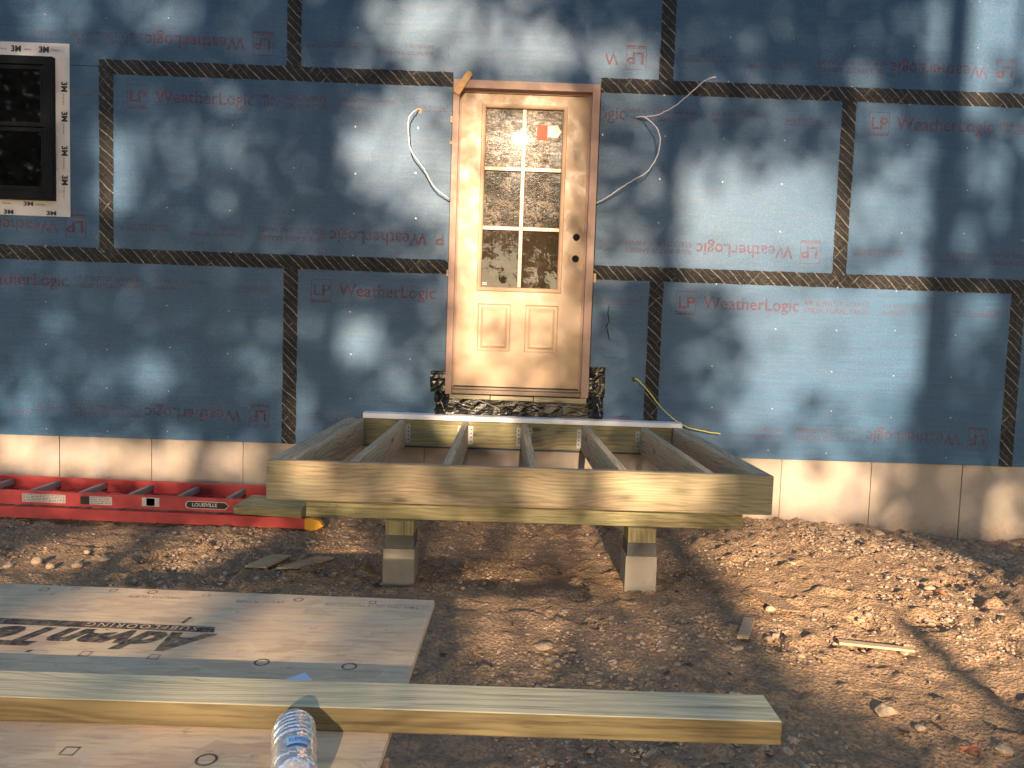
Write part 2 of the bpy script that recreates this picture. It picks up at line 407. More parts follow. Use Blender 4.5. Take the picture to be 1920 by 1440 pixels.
BARK = simple('bark', (.11, .085, .065), .95, var=.35, scale=14, bump=1, bscale=18)
def m_leaf(name, c):
    m, nt, P = newmat(name); g = N(nt)
    f = g.noise(g.coord((1, 1, 1), rnd=False), 1.2, 3)
    g.l(g.mix(f, tuple(x*.6 for x in c), tuple(x*1.4 for x in c)), P.inputs['Base Color']); P.inputs['Roughness'].default_value = .7
    return m
LEAF = m_leaf('autumn_leaf', (.075, .072, .028)); LEAF2 = m_leaf('green_leaf', (.04, .065, .022))

# ------------------------------------------------------------ ground
GX = np.array([-30, -5, -3.5, -1.5, 0, 0.6, 1.06, 1.4, 1.8, 2.15, 2.35, 2.6, 3, 30.]); GZ = np.array([-.44, -.44, -.44, -.43, -.43, -.425, -.41, -.44, -.48, -.52, -.545, -.51, -.54, -.54])
def gh(x, y):
    zw = float(np.interp(x, GX, GZ)); d = -y
    z1 = -.445 - .03*max(0, min(1, (d-1.4)/1.0))*0 - .03*max(0, min(1, (d-1.4)/1.0))*0
    t = min(1, max(0, d/1.3)); t = t*t*(3-2*t)
    z = zw*(1-t) + z1*t
    if d > 1.5: z -= .095*(min(d, 5)-1.5)
    n = mnoise.noise(Vector((x*1.3, y*1.3, 3)))*.022 + mnoise.noise(Vector((x*4, y*4, 9)))*.012
    n += max(0, mnoise.noise(Vector((x*1.1+5, y*.9, 1))))*.035*(1 if x > .9 else .4)
    return z + n
def fine(x, y):
    a = mnoise.noise(Vector((x*9, y*9, 4)))*.009 + mnoise.noise(Vector((x*22, y*22, 2)))*.007 + mnoise.noise(Vector((x*45, y*45, 7)))*.0045
    a += max(0, mnoise.noise(Vector((x*14, y*14, 8)))-.12)*.05 - max(0, mnoise.noise(Vector((x*8, y*8, 18)))-.28)*.07
    return a*(.55+.9*max(0, .5+mnoise.noise(Vector((x*1.6, y*1.6, 31)))))
xs = sorted(set([-120, -60, -30, -15, -9, -7, -6] + [round(-5.2+.021*i, 3) for i in range(int(8.85/.021))] + [3.7, 4, 5, 7, 10, 15, 30, 60, 120]))
ys = sorted(set([.25, .1] + [round(.04-.021*i, 3) for i in range(int(4.6/.021))] + [-4.6, -4.8, -5.2, -6, -7, -9, -12, -16, -22, -30, -45, -70, -120]))
gm = MB(); nx = len(xs); gv = []
for y in ys:
    for x in xs:
        near = -5.3 < x < 3.7 and -4.6 < y < .1
        gv.append((x, y, gh(x, y) + (fine(x, y) if near else 0)))
gf = [(j*nx+i, j*nx+i+1, (j+1)*nx+i+1, (j+1)*nx+i) for j in range(len(ys)-1) for i in range(nx-1)]
gm.add(gv, gf); o = gm.build('ground', DIRT, None, smooth=True, centre=False); tag(o, kind='structure')

# ------------------------------------------------------------ gravel (uncountable small stones)
def stone_shape(rs):
    t = (1+5**.5)/2
    v = [(-1,t,0),(1,t,0),(-1,-t,0),(1,-t,0),(0,-1,t),(0,1,t),(0,-1,-t),(0,1,-t),(t,0,-1),(t,0,1),(-t,0,-1),(-t,0,1)]
    v = np.array(v)/1.9; v *= rs.uniform(.68, 1.25, (12, 1)); v *= rs.uniform((.7, .6, .38), (1.3, 1.0, .75))
    return v
ICO = [(0,11,5),(0,5,1),(0,1,7),(0,7,10),(0,10,11),(1,5,9),(5,11,4),(11,10,2),(10,7,6),(7,1,8),(3,9,4),(3,4,2),(3,2,6),(3,6,8),(3,8,9),(4,9,5),(2,4,11),(6,2,10),(8,6,7),(9,8,1)]
rs = np.random.RandomState(3)
shapes = [stone_shape(rs) for _ in range(24)]
gr = MB()
def put_stone(mb, x, y, r, sink=.35):
    s = shapes[rs.randint(24)]; a = rs.uniform(0, 6.28); c, n = math.cos(a), math.sin(a)
    z = gh(x, y) + r*sink*.4
    vs = [(x+(p[0]*c-p[1]*n)*r, y+(p[0]*n+p[1]*c)*r, z+p[2]*r) for p in s]
    mb.add(vs, ICO)
cnt = 0
while cnt < 19000:
    x = rs.uniform(-4.4, 3.2); y = -rs.uniform(0, 4.2)
    if y < -2.6 and x < -1.3: continue
    D = 5.02 + y
    if abs(x+1) > D*.75 + .2: continue
    dens = .30 + 1.3*mnoise.noise(Vector((x*1.1, y*1.5, 5))) + (.45 if x < -1.6 else 0) + (.4 if (x > 1 and y > -.8) else 0) + (.45 if (-.9 < x < .3 and -3.2 < y < -1.7) else 0)
    if rs.rand() > dens: continue
    r = .0035 + .009*rs.rand()**2 + (.013*rs.rand() if rs.rand() < .06 else 0)
    put_stone(gr, x, y, r); cnt += 1
for _ in range(1500):      # long fragments and clods in drifts by the wall
    x = rs.uniform(.9, 3.0); y = -rs.uniform(.02, .8); put_stone(gr, x, y, .005+.014*rs.rand()**2)
o = gr.build('gravel', STONE, None, centre=False); tag(o, 'loose grey and brown gravel scattered over the dirt', 'gravel', kind='stuff')
# leaf litter and wood chips
lt = MB()
for _ in range(1500):
    x = rs.uniform(-4.0, 3.0); y = -rs.uniform(.1, 4.2)
    if y < -2.8 and x < -1.2: continue
    a = rs.uniform(0, 6.28); L = rs.uniform(.006, .02); w = L*rs.uniform(.15, .5); z = gh(x, y)+.008+.006*rs.rand()
    c, s_ = math.cos(a), math.sin(a); dz = rs.uniform(-.004, .006)
    lt.add([(x-L*c-w*s_, y-L*s_+w*c, z), (x-L*c+w*s_, y-L*s_-w*c, z+.002), (x+L*c+w*s_, y+L*s_-w*c, z+dz), (x+L*c-w*s_, y+L*s_+w*c, z+dz+.003)], [(0, 1, 2, 3)], rs.randint(3))
CH = [simple('litter_tan', (.50, .36, .22), .9), simple('litter_dark', (.07, .05, .04), .9), simple('litter_brown', (.26, .15, .08), .9)]
o = lt.build('leaf_litter', CH, None, centre=False); tag(o, 'bits of dead leaf and wood chip strewn on dirt', 'litter', kind='stuff')

# larger single rocks one can pick out
big = [(-3.32,-1.30,.045),(-3.22,-1.36,.034),(-3.10,-1.33,.040),(-3.42,-1.36,.030),(-3.02,-1.22,.03),(-3.18,-1.10,.028),(1.48,-.22,.045),(1.95,-.35,.035),(2.45,-.12,.05),(2.62,-.16,.04),(2.2,-.45,.03),(.62,-1.0,.03),(.42,-2.42,.04),(.72,-2.62,.042),(.50,-2.5,.025),(.28,-1.62,.034),(-.80,-2.05,.045),(-.86,-2.55,.035),(-.10,-2.35,.03),(1.18,-1.35,.032),(-2.35,-.85,.022),(-.95,-2.95,.03),(-.45,-3.0,.028),(-1.16,-1.5,.02)]
ROCKT = ['pale stone in the lit gravel patch beyond the wood panel', 'stone at the foot of the concrete wall right of the deck', 'stone on the open dirt to the right of the deck', 'stone on the dirt between panel and deck']
def rock_label(i, x, y):
    size = 'large' if big[i][2] > .04 else ('medium' if big[i][2] > .03 else 'small')
    return '%s angular tan stone %s' % (size, ['far left beyond the wood panel', 'near the concrete wall on the right', 'on open dirt right of the deck', 'on shaded dirt between panel and deck'][0 if x < -1.5 else (1 if y > -.6 else (2 if x > .2 else 3))])
for i, (x, y, r) in enumerate(big):
    mb = MB(); s = shapes[i % 24]; a = rs.uniform(0, 6.28); c, n = math.cos(a), math.sin(a); z = gh(x, y)+r*.3
    mb.add([(x+(p[0]*c-p[1]*n)*r, y+(p[0]*n+p[1]*c)*r, z+p[2]*r*.9) for p in s], ICO)
    o = mb.build('rock', STONE); m_ = o.modifiers.new('b', 'BEVEL'); m_.width = r*.12; m_.segments = 1
    tag(o, rock_label(i, x, y), 'rock', 'loose rocks on the dirt')

# ------------------------------------------------------------ house
H = empty('house', (-.9, .1, -.5), 'house under construction clad in blue sheathing above a pale concrete foundation', 'house')
# foundation with form joints
jx = [-5.83, -5.22, -4.6, -3.983, -3.363, -2.746, -2.13, -1.52, -.91, -.3, .305, .913, 1.53, 2.155, 2.765, 3.375, 3.985]
for i in range(len(jx)-1):
    pass
fm = MB(); fm.box(-9, 8, .022, .25, -1.3, 0.0)
for a, b in zip([-9]+jx, jx+[8]): fm.box(a+.0035, b-.0035, .012, .022, -1.29, -.001)
fm.build('foundation_wall', CONC, H)
box('inner_wall', BLACK, H, -9, 8, .30, .34, -.5, 4.2)

DX0, DX1, DZ1 = -1.395, -.425, 2.435
rows = [(0, 1.219), (1.219, 2.438), (2.438, 3.657)]
panels = []
g_ = .0015
def panel(x0, x1, r, notch=None):
    z0, z1 = rows[r]; x0 += g_; x1 -= g_; z0 += g_; z1 -= g_
    if notch is None: pts = [(x0, z0), (x1, z0), (x1, z1), (x0, z1)]
    elif notch == 'r': x1 = DX0; pts = [(x0, z0), (x1, z0), (x1, z1), (x0, z1)]
    elif notch == 'l': x0 = DX1; pts = [(x0, z0), (x1, z0), (x1, z1), (x0, z1)]
    elif notch == 'top': pts = [(x0, z0), (x1, z0), (x1, z1), (DX1, z1), (DX1, .33), (DX0, .33), (DX0, z1), (x0, z1)]
    mb = MB(); mb.prism_y(pts, 0, .0115)
    # nail heads in stud lines
    x = math.ceil(x0/.406)*.406
    while x < x1-.02:
        for k in range(5):
            z = z0 + .04 + (z1-z0-.08)*k/4 + random.uniform(-.02, .02); xx = x + random.uniform(-.012, .012)
            if DX0-.02 < xx < DX1+.02 and z > .3: continue
            if random.random() < .25: continue
            r_ = .005
            mb.add([(xx+r_*math.cos(t*1.047), -.0012, z+r_*math.sin(t*1.047)) for t in range(6)], [tuple(range(6))], 1)
        x += .406
    return mb.build('sheathing_panel', [SHEATH, NAILM], H)
NAILM = simple('nail_head', (.35, .38, .42), .35, metal=.6)
PR = [(-4.877, -2.438, 0, None), (-2.438, 0, 0, 'top'), (0, 2.438, 0, None), (2.438, 4.877, 0, None),
      (-6.096, -3.658, 1, None), (-3.658, -1.219, 1, 'r'), (-1.219, 1.219, 1, 'l'), (1.219, 3.658, 1, None),
      (-4.877, -2.438, 2, None), (-2.438, 0, 2, None), (0, 2.438, 2, None), (2.438, 4.877, 2, None), (-7.315, -4.877, 0, None), (-7.315, -4.877, 2, None), (-8.9, -6.096, 1, None), (3.658, 6.1, 1, None)]
P_LP = tp('LP', size=.105, bold=.002, wscale=1.1)
P_WL = tp('WeatherLogic', size=.118, spacing=1.02, bold=.0012, wscale=.93)
P_AW = tp('AIR & WATER BARRIER', size=.046, wscale=.95)
P_SS = tp('STRUCTURAL PANEL', size=.046, wscale=1.05)
P_B1 = tp('APA RATED SHEATHING', size=.034); P_B2 = tp('24/16 7/16 CATEGORY', size=.034); P_B3 = tp('EXPOSURE 1', size=.034)
def row_print(mb, fn, part):
  if part == 0:
    for (a, b, w, h) in ((0, -.03, .135, .004), (0, .105, .135, .004), (0, -.03, .004, .135), (.131, -.03, .004, .139)):
        put(mb, rect2(w, h), lambda x, y: fn(a+x, b+y))
    put(mb, P_LP, lambda x, y: fn(.012+x, .0+y))
    put(mb, rect2(.135, .010), lambda x, y: fn(x, -.045+y))
  if part == 1: put(mb, P_WL, lambda x, y: fn(.185+x, y))
  if part == 2: put(mb, P_AW, lambda x, y: fn(.86+x, .045+y)); put(mb, P_SS, lambda x, y: fn(.86+x, -.005+y))
  if part == 3: put(mb, P_B1, lambda x, y: fn(1.39+x, .045+y)); put(mb, P_B3, lambda x, y: fn(1.39+x, -.0+y))
  if part == 4: put(mb, P_B2, lambda x, y: fn(1.88+x, .02+y)); put(mb, rect2(.3, .004), lambda x, y: fn(1.88+x, .005+y))
PNAMES = ['logo_print', 'name_print', 'caption_print', 'rating_print', 'grade_print']
for (x0, x1, r, nt_) in PR:
    po = panel(x0, x1, r, nt_); z0, z1 = rows[r]
    if x1 < -4.9 or x0 > 2.5: continue
    def clipped(fn0):
      for part in range(5):
        mb = MB(); row_print(mb, fn0, part)
        keep = []
        for f in mb.f:
            c = np.mean([mb.v[i] for i in f], axis=0)
            if DX0-.03 < c[0] < DX1+.03 and c[2] > .3: continue
            if c[0] < x0+.01 or c[0] > x1-.01 or c[0] < -4.6 or c[2] > 3.3: continue
            if c[0] < -3.88 and 1.44 < c[2] < 2.6: continue
            keep.append(f)
        mb.f = keep; mb.m = [0]*len(keep)
        used = sorted({i for f in keep for i in f}); mp = {i: k for k, i in enumerate(used)}
        mb.v = [mb.v[i] for i in used]; mb.f = [tuple(mp[i] for i in f) for f in keep]
        if keep: mb.build(PNAMES[part], REDINK, po)
    if z1 < 3: clipped(lambda s, t, x0=x0, z1=z1: (x0+.135+s, -.0009, z1-.215+t))
    clipped(lambda s, t, x1=x1, z0=z0: (x1-.135-s, -.0009, z0+.215-t))

# seam tape
def tape_strip(x0, x1, z0, z1, horiz):
    mb = MB(); n = max(2, int((x1-x0 if horiz else z1-z0)/.03)); R_ = random.Random(int(x0*91+z0*17+900)); vs = []; fs = []
    cols = [0, .25, .47, .53, .75, 1.0]
    for i in range(n+1):
        t = i/n; w0 = R_.uniform(-.0025, .0025); w1 = R_.uniform(-.0025, .0025)
        for k, c in enumerate(cols):
            off = -.0016 - R_.uniform(0, .0022) if 0 < k < 5 else -.0005
            if k in (2, 3): off -= .0015
            wob = w0 if k == 0 else (w1 if k == 5 else 0)
            if horiz: vs.append((x0+(x1-x0)*t, off, z0+(z1-z0)*c+wob))
            else: vs.append((x0+(x1-x0)*c+wob, off-.0006, z0+(z1-z0)*t))
    m_ = len(cols)
    for i in range(n):
        for k in range(m_-1):
            q = (i*m_+k, (i+1)*m_+k, (i+1)*m_+k+1, i*m_+k+1)
            fs.append(q if horiz else tuple(reversed(q)))
    return mb.add(vs, fs).build('seam_tape', TAPE, H)
tw = .047
tape_strip(-3.658-tw, DX0, 2.438-tw, 2.438+tw, True); tape_strip(DX1, 5, 2.438-tw, 2.438+tw, True)
tape_strip(-8, DX0, 1.219-tw, 1.219+tw, True); tape_strip(DX1, 5, 1.219-tw, 1.219+tw, True)
tape_strip(-3.658-tw, -3.658+tw, 1.219+tw-.03, 2.438-tw, False)
tape_strip(-2.438-tw, -2.438+tw, 0.0, 1.219-tw, False)
tape_strip(-2.438-tw, -2.438+tw, 2.438+tw, 3.6, False)
tape_strip(-tw, tw, 0.0, 1.219-tw, False); tape_strip(-tw, tw, 2.438+tw, 3.6, False)
tape_strip(1.219-tw, 1.219+tw, 1.219+tw-.03, 2.438-tw, False)
tape_strip(2.438-tw, 2.438+tw, 0.0, 1.219-tw, False)

# window on the left
WX0, WX1, WZ0, WZ1 = -4.86, -3.985, 1.56, 2.478
wd = MB(); fw = .07
def frame(mb, x0, x1, z0, z1, w, y0, y1, mi=0):
    mb.box(x0, x0+w, y0, y1, z0, z1, mi); mb.box(x1-w, x1, y0, y1, z0, z1, mi)
    mb.box(x0+w, x1-w, y0, y1, z1-w, z1, mi); mb.box(x0+w, x1-w, y0, y1, z0, z0+w, mi); return mb
wo = frame(MB(), WX0, WX1, WZ0, WZ1, .055, -.038, -.003).build('window', WFRAME, H, bevel=.004)
frame(MB(), WX0+.056, WX1-.056, 2.03, WZ1-.056, .03, -.028, -.006).build('sash', WFRAME, wo, bevel=.003)
frame(MB(), WX0+.056, WX1-.056, WZ0+.056, 2.028, .03, -.020, -.004).build('sash', WFRAME, wo, bevel=.003)
box('glass_pane', WGLASS, wo, WX0+.09, WX1-.09, -.012, -.006, 2.06, WZ1-.09)
box('glass_pane', WGLASS, wo, WX0+.09, WX1-.09, -.010, -.005, WZ0+.09, 2.0)
ft = MB()
ft.box(WX0-.09, -3.893, -.004, -.0013, WZ1+.001, 2.572); ft.box(WX1+.001, -3.893, -.0045, -.0013, WZ0-.1, WZ1); ft.box(WX0-.09, WX1+.003, -.004, -.0013, WZ0-.1, WZ0-.001)
fo = ft.build('flashing_tape', WTAPE, H)
tl = MB(); P3 = tp('3M', size=.052, bold=.0022); PS = tp('All Weather Flashing', size=.017)
for x in (-4.60, -4.43, -4.27, -4.09): put(tl, P3, lambda a, b: (x+a, -.0052, 2.512+b)); put(tl, PS, lambda a, b: (x+a*.32+.085, -.0052, 2.522+b))
for z in (2.33, 2.14, 1.92, 1.73): put(tl, P3, lambda a, b: (-3.945+b, -.0052, z-a)); put(tl, PS, lambda a, b: (-3.938+b, -.0052, z-a*.5-.075))
for x in (-4.62, -4.42, -4.20): put(tl, P3, lambda a, b: (x+a, -.0052, 1.525+b*.7)); put(tl, PS, lambda a, b: (x+a*.4+.08, -.0052, 1.53+b))
for x in (-4.52, -4.33, -4.05): put(tl, P3, lambda a, b: (x+a, -.0052, 1.468+b*.7))
tl.build('tape_lettering', TAPEINK, fo)

# door
do = MB()   # jamb frame standing proud of the sheathing
fx0, fx1, fz0, fz1 = -1.390, -.432, .375, 2.428
do.box(fx0, fx0+.042, -.045, .085, fz0, fz1); do.box(fx1-.050, fx1, -.045, .085, fz0, fz1); do.box(fx0+.042, fx1-.050, -.045, .085, fz1-.052, fz1)
door = do.build('entry_door', JAMB, H, bevel=.002)
st = MB(); st.box(fx0+.042, fx0+.054, .0, .08, fz0+.03, fz1-.052); st.box(fx1-.064, fx1-.050, .0, .08, fz0+.03, fz1-.052); st.box(fx0+.054, fx1-.064, .0, .08, fz1-.066, fz1-.052)
st.build('door_stop', JAMB, door)
sx0, sx1, sz0, sz1 = -1.336, -.495, .432, 2.361
lx0, lx1, lz0, lz1 = -1.190, -.648, 1.082, 2.285
sy = .012
slab = MB()
# slab front with moulded panels and the lite opening
slab.box(sx0, lx0, sy, sy+.04, sz0, sz1); slab.box(lx1, sx1, sy, sy+.04, sz0, sz1)
slab.box(lx0, lx1, sy, sy+.04, lz1, sz1)
pz0, pz1 = .668, .988
def face_panel(mb, x0, x1, z0, z1, y):
    rings = [(0, 0), (.010, .005), (.022, .005), (.038, -.0005), (.050, .0003)]
    L = []
    for ins, dy in rings: L.append([(x0+ins, y+dy, z0+ins), (x1-ins, y+dy, z0+ins), (x1-ins, y+dy, z1-ins), (x0+ins, y+dy, z1-ins)])
    vs = [p for q in L for p in q]; fs = []
    for r in range(len(rings)-1):
        for k in range(4): fs.append((r*4+k, r*4+(k+1) % 4, (r+1)*4+(k+1) % 4, (r+1)*4+k))
    fs.append(tuple(range((len(rings)-1)*4, len(rings)*4)))
    mb.add(vs, fs)
ax0, ax1, bx0, bx1 = -1.203, -.966, -.872, -.636
slab.box(lx0, lx1, sy+.02, sy+.04, sz0, lz0)
def quad(mb, x0, x1, z0, z1): mb.add([(x0, sy, z0), (x1, sy, z0), (x1, sy, z1), (x0, sy, z1)], [(0, 1, 2, 3)])
quad(slab, lx0, lx1, pz1, lz0); quad(slab, lx0, lx1, sz0, pz0); quad(slab, ax1, bx0, pz0, pz1)
# panels extend slightly past the lite column: keep them inside it
ax0, bx1 = lx0, lx1
face_panel(slab, ax0, ax1, pz0, pz1, sy); face_panel(slab, bx0, bx1, pz0, pz1, sy)
slo = slab.build('door_slab', DOOR, door)
# lite frame and muntins
lf = MB()
def lring(mb, x0, x1, z0, z1, y):
    prof = [(0, .0), (.004, -.011), (.016, -.013), (.026, -.008), (.030, .006)]
    vs = []; fs = []
    for ins, dy in prof: vs += [(x0+ins, y+dy, z0+ins), (x1-ins, y+dy, z0+ins), (x1-ins, y+dy, z1-ins), (x0+ins, y+dy, z1-ins)]
    for r in range(len(prof)-1):
        for k in range(4): fs.append((r*4+k, r*4+(k+1) % 4, (r+1)*4+(k+1) % 4, (r+1)*4+k))
    mb.add(vs, fs)
lring(lf, lx0-.012, lx1+.012, lz0-.012, lz1+.012, sy)
lf.build('lite_frame', LITE, door)
gx0, gx1, gz0, gz1 = lx0+.016, lx1-.016, lz0+.018, lz1-.018
mx = (gx0+gx1)/2; mz = [gz0+(gz1-gz0)/3, gz0+(gz1-gz0)*2/3]
cols = [(gx0, mx-.0125), (mx+.0125, gx1)]; rws = [(gz0, mz[0]-.0125), (mz[0]+.0125, mz[1]-.0125), (mz[1]+.0125, gz1)]
mu = MB(); mu.box(mx-.0125, mx+.0125, sy-.004, sy+.018, gz0, gz1)
for z in mz:
    for (a, b) in cols: mu.box(a, b, sy-.003, sy+.018, z-.0125, z+.0125)
mu.build('muntin_grille', LITE, door, bevel=.003)
for (a, b) in cols:
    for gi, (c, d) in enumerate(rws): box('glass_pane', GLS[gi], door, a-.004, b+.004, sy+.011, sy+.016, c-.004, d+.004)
s2 = MB(); s2.box(-.832, -.765, sy+.0085, sy+.0105, 2.075, 2.172); s2.build('red_sticker', REDST, door)
s2 = MB(); s2.prism_y([(-.763, 2.10), (-.70, 2.09), (-.672, 2.13), (-.70, 2.175), (-.763, 2.168)], sy+.0085, sy+.0105); s2.build('pale_sticker', PINKST, door)
s2 = MB(); s2.box(gx0+.008, gx0+.038, sy+.0085, sy+.0105, gz0+.012, gz0+.017); s2.box(gx0+.008, gx0+.038, sy+.0085, sy+.0105, gz0+.022, gz0+.028); s2.build('glass_marking', STICK, door)
for z in (1.446, 1.304):   # bores for lock and knob
    n = 24; mb = MB()
    vs = [(-.548+.0265*math.cos(2*math.pi*k/n), sy-.0012, z+.0265*math.sin(2*math.pi*k/n)) for k in range(n)] + [(-.548+.023*math.cos(2*math.pi*k/n), sy-.0012, z+.023*math.sin(2*math.pi*k/n)) for k in range(n)]
    mb.add(vs, [(k, (k+1) % n, n+(k+1) % n, n+k) for k in range(n)], 1); mb.add([v for v in vs[n:]], [tuple(range(n))], 0)
    mb.build('lock_bore', [HOLE, SILL], door)
tsh = MB(); tsh.box(fx0+.042, fx1-.050, -.035, .08, fz0+.004, fz0+.034, 0); tsh.box(fx0+.044, fx1-.052, -.018, .02, fz0+.034, sz0-.006, 0)
tsh.build('threshold', [SILL], door, bevel=.003)
box('door_sweep', BLACK, door, sx0, sx1, sy-.001, sy+.03, sz0-.0055, sz0-.0005)
# rough sill under the door: shims, framing edge and black membrane
sh = MB(); sh.box(-1.36, -1.09, -.03, .03, .345, .372); sh.box(-1.085, -.80, -.028, .03, .343, .371); sh.box(-.795, -.44, -.03, .03, .34, .372)
sh.build('sill_shim', PTJ[0], H, bevel=.002)
def crinkle(x0, x1, z0, z1, y, amp, nx_, nz_, seed, ragged=.0):
    R_ = random.Random(seed); vs = []; fs = []
    for j in range(nz_+1):
        for i in range(nx_+1):
            e = (i in (0, nx_)) or (j in (0, nz_))
            vs.append((x0+(x1-x0)*i/nx_+(R_.uniform(-ragged, ragged)), y-R_.uniform(0, amp), z0+(z1-z0)*j/nz_+R_.uniform(-ragged, ragged)))
    for j in range(nz_):
        for i in range(nx_): a = j*(nx_+1)+i; fs.append((a, a+1, a+nx_+2, a+nx_+1))
    return MB().add(vs, fs)
crinkle(-1.45, -.33, .20, .345, -.006, .012, 26, 4, 5, .006).build('sill_membrane', FOIL, H)
crinkle(-1.492, -1.391, .385, .525, -.004, .012, 5, 6, 6, .004).build('corner_flashing', FOIL, H)
crinkle(-.428, -.318, .385, .585, -.004, .012, 5, 8, 8, .004).build('corner_flashing', FOIL, H)
crinkle(-1.455, -1.37, .22, .39, -.012, .03, 5, 8, 18, .008).build('corner_flashing', FOIL, H)
crinkle(-.42, -.33, .24, .39, -.012, .025, 5, 8, 19, .008).build('corner_flashing', FOIL, H)
FILM = simple('torn_clear_film', (.33, .30, .29), .25, spec=.8); R_ = random.Random(12)
for (xa, za, xb, zb_, w_) in ((-1.35, .335, -1.19, .283, .006), (-1.16, .338, -1.04, .295, .005), (-1.30, .30, -1.18, .262, .004), (-.98, .325, -.86, .33, .005), (-.84, .27, -.76, .30, .010), (-.80, .31, -.74, .28, .008), (-.72, .325, -.55, .318, .005), (-1.42, .33, -1.385, .25, .009), (-1.44, .30, -1.40, .36, .007), (-.37, .34, -.345, .26, .010), (-.36, .38, -.34, .33, .007), (-1.38, .24, -1.30, .262, .010)):
    n_ = 7; vs = []
    for k in range(n_+1):
        t = k/n_; x = xa+(xb-xa)*t+R_.uniform(-.004, .004); z = za+(zb_-za)*t+R_.uniform(-.004, .004); w = w_*R_.uniform(.4, 1.2)
        vs += [(x, -.034-R_.uniform(0, .01), z-w/2), (x+w*.3, -.032-R_.uniform(0, .012), z+w/2)]
    MB().add(vs, [(2*k, 2*k+2, 2*k+3, 2*k+1) for k in range(n_)]).build('torn_film', FILM, H)
# dark gaps around the jamb
gp = MB(); gp.box(-1.396, -1.3895, -.006, .02, .37, 2.434); gp.box(-.4325, -.4215, -.003, .02, .37, 2.434); gp.box(-1.396, -.425, -.004, .02, 2.4283, 2.436)
gp.build('foam_gap', BLACK, H)
for (xa, z0_, z1_) in ((-1.402, 2.16, 2.20), (-1.402, 2.02, 2.04), (-1.4, 1.16, 1.20), (-.42, 1.15, 1.21)):
    box('shim_end', SCRAP, H, xa-.004, xa+.012, -.012, 0.0, z0_, z1_)
# wall holes where cables leave
def hole(x, z, r, mat=BLACK):
    mb = MB(); R_ = random.Random(int(x*100)); mb.add([(x+r*(1+R_.uniform(-.3, .3))*math.cos(k*.6283), -.0009, z+r*(1+R_.uniform(-.3, .3))*math.sin(k*.6283)) for k in range(10)], [tuple(range(10))])
    mb.build('cable_hole', mat, H)
hole(-1.612, 2.232, .016, OSB); hole(-.197, 2.236, .008); hole(-.122, .512, .014)
mb = MB()   # old caulk squiggles right of the door
mb.tube([(-.31, -.003, 1.0), (-.318, -.004, .95), (-.305, -.003, .90), (-.325, -.004, .86), (-.31, -.003, .81), (-.30, -.003, .77)], .003, 5); mb.build('scuff_mark', BLACK, H)

# shim scrap at the top left corner of the door frame
mb = MB(); mb.prism_y([(-1.392, 2.345), (-1.350, 2.322), (-1.268, 2.455), (-1.282, 2.480), (-1.304, 2.476)], -.058, -.0465)
tag(mb.build('wood_shim', OSB, None, bevel=.0015), 'orange flaky wood strip stuck diagonally over the top left corner of the door frame', 'wood strip')

# ------------------------------------------------------------ electrical cables
def smooth_path(pts, n=8):
    pts = [Vector(p) for p in pts]; out = []
    for i in range(len(pts)-1):
        p0 = pts[max(i-1, 0)]; p1 = pts[i]; p2 = pts[i+1]; p3 = pts[min(i+2, len(pts)-1)]
        for k in range(n):
            t = k/n
            out.append(.5*((2*p1)+(p2-p0)*t+(2*p0-5*p1+4*p2-p3)*t*t+(3*p1-p0-3*p2+p3)*t**3))
    out.append(pts[-1]); return out
def cable(pts, r, mat, label, wob=.002, tip=None):
    P_ = smooth_path(pts); P_ = [p+Vector((random.uniform(-wob, wob), 0, random.uniform(-wob, wob))) for p in P_]
    o = MB().tube(P_, r, 8).build('electrical_cable', mat, None, smooth=True)
    return tag(o, label, 'cable', 'cables hanging out of the wall')
cable([(-1.612, .01, 2.232), (-1.625, -.04, 2.225), (-1.668, -.08, 2.16), (-1.665, -.10, 2.04), (-1.645, -.09, 1.945), (-1.565, -.08, 1.84), (-1.50, -.07, 1.735), (-1.412, -.055, 1.668), (-1.398, -.03, 1.66)],
      .0038, CABLE, 'white cable looping down from a hole left of the door to the door frame')
cable([(-.197, .01, 2.236), (-.17, -.03, 2.236), (-.125, -.07, 2.215), (-.060, -.11, 2.13), (-.045, -.12, 2.02), (-.105, -.11, 1.88), (-.24, -.08, 1.79), (-.34, -.06, 1.72), (-.414, -.04, 1.675), (-.43, -.02, 1.67)],
      .0038, CABLE, 'white cable curving down from its hole right of the door back to the door frame')
cable([(-.190, .01, 2.240), (-.15, -.03, 2.235), (-.07, -.08, 2.235), (.02, -.13, 2.27), (.10, -.17, 2.33), (.20, -.2, 2.42), (.27, -.21, 2.445)],
      .0038, CABLE, 'white cable end sticking out to the upper right across the black tape')
cable([(-.122, .01, .512), (-.10, -.02, .51), (-.03, -.04, .44), (.03, -.05, .365), (.10, -.05, .295), (.18, -.05, .235), (.28, -.05, .195), (.47, -.04, .165)],
      .0045, YCABLE, 'thin yellow green wire drooping from the wall behind the right end of the deck')

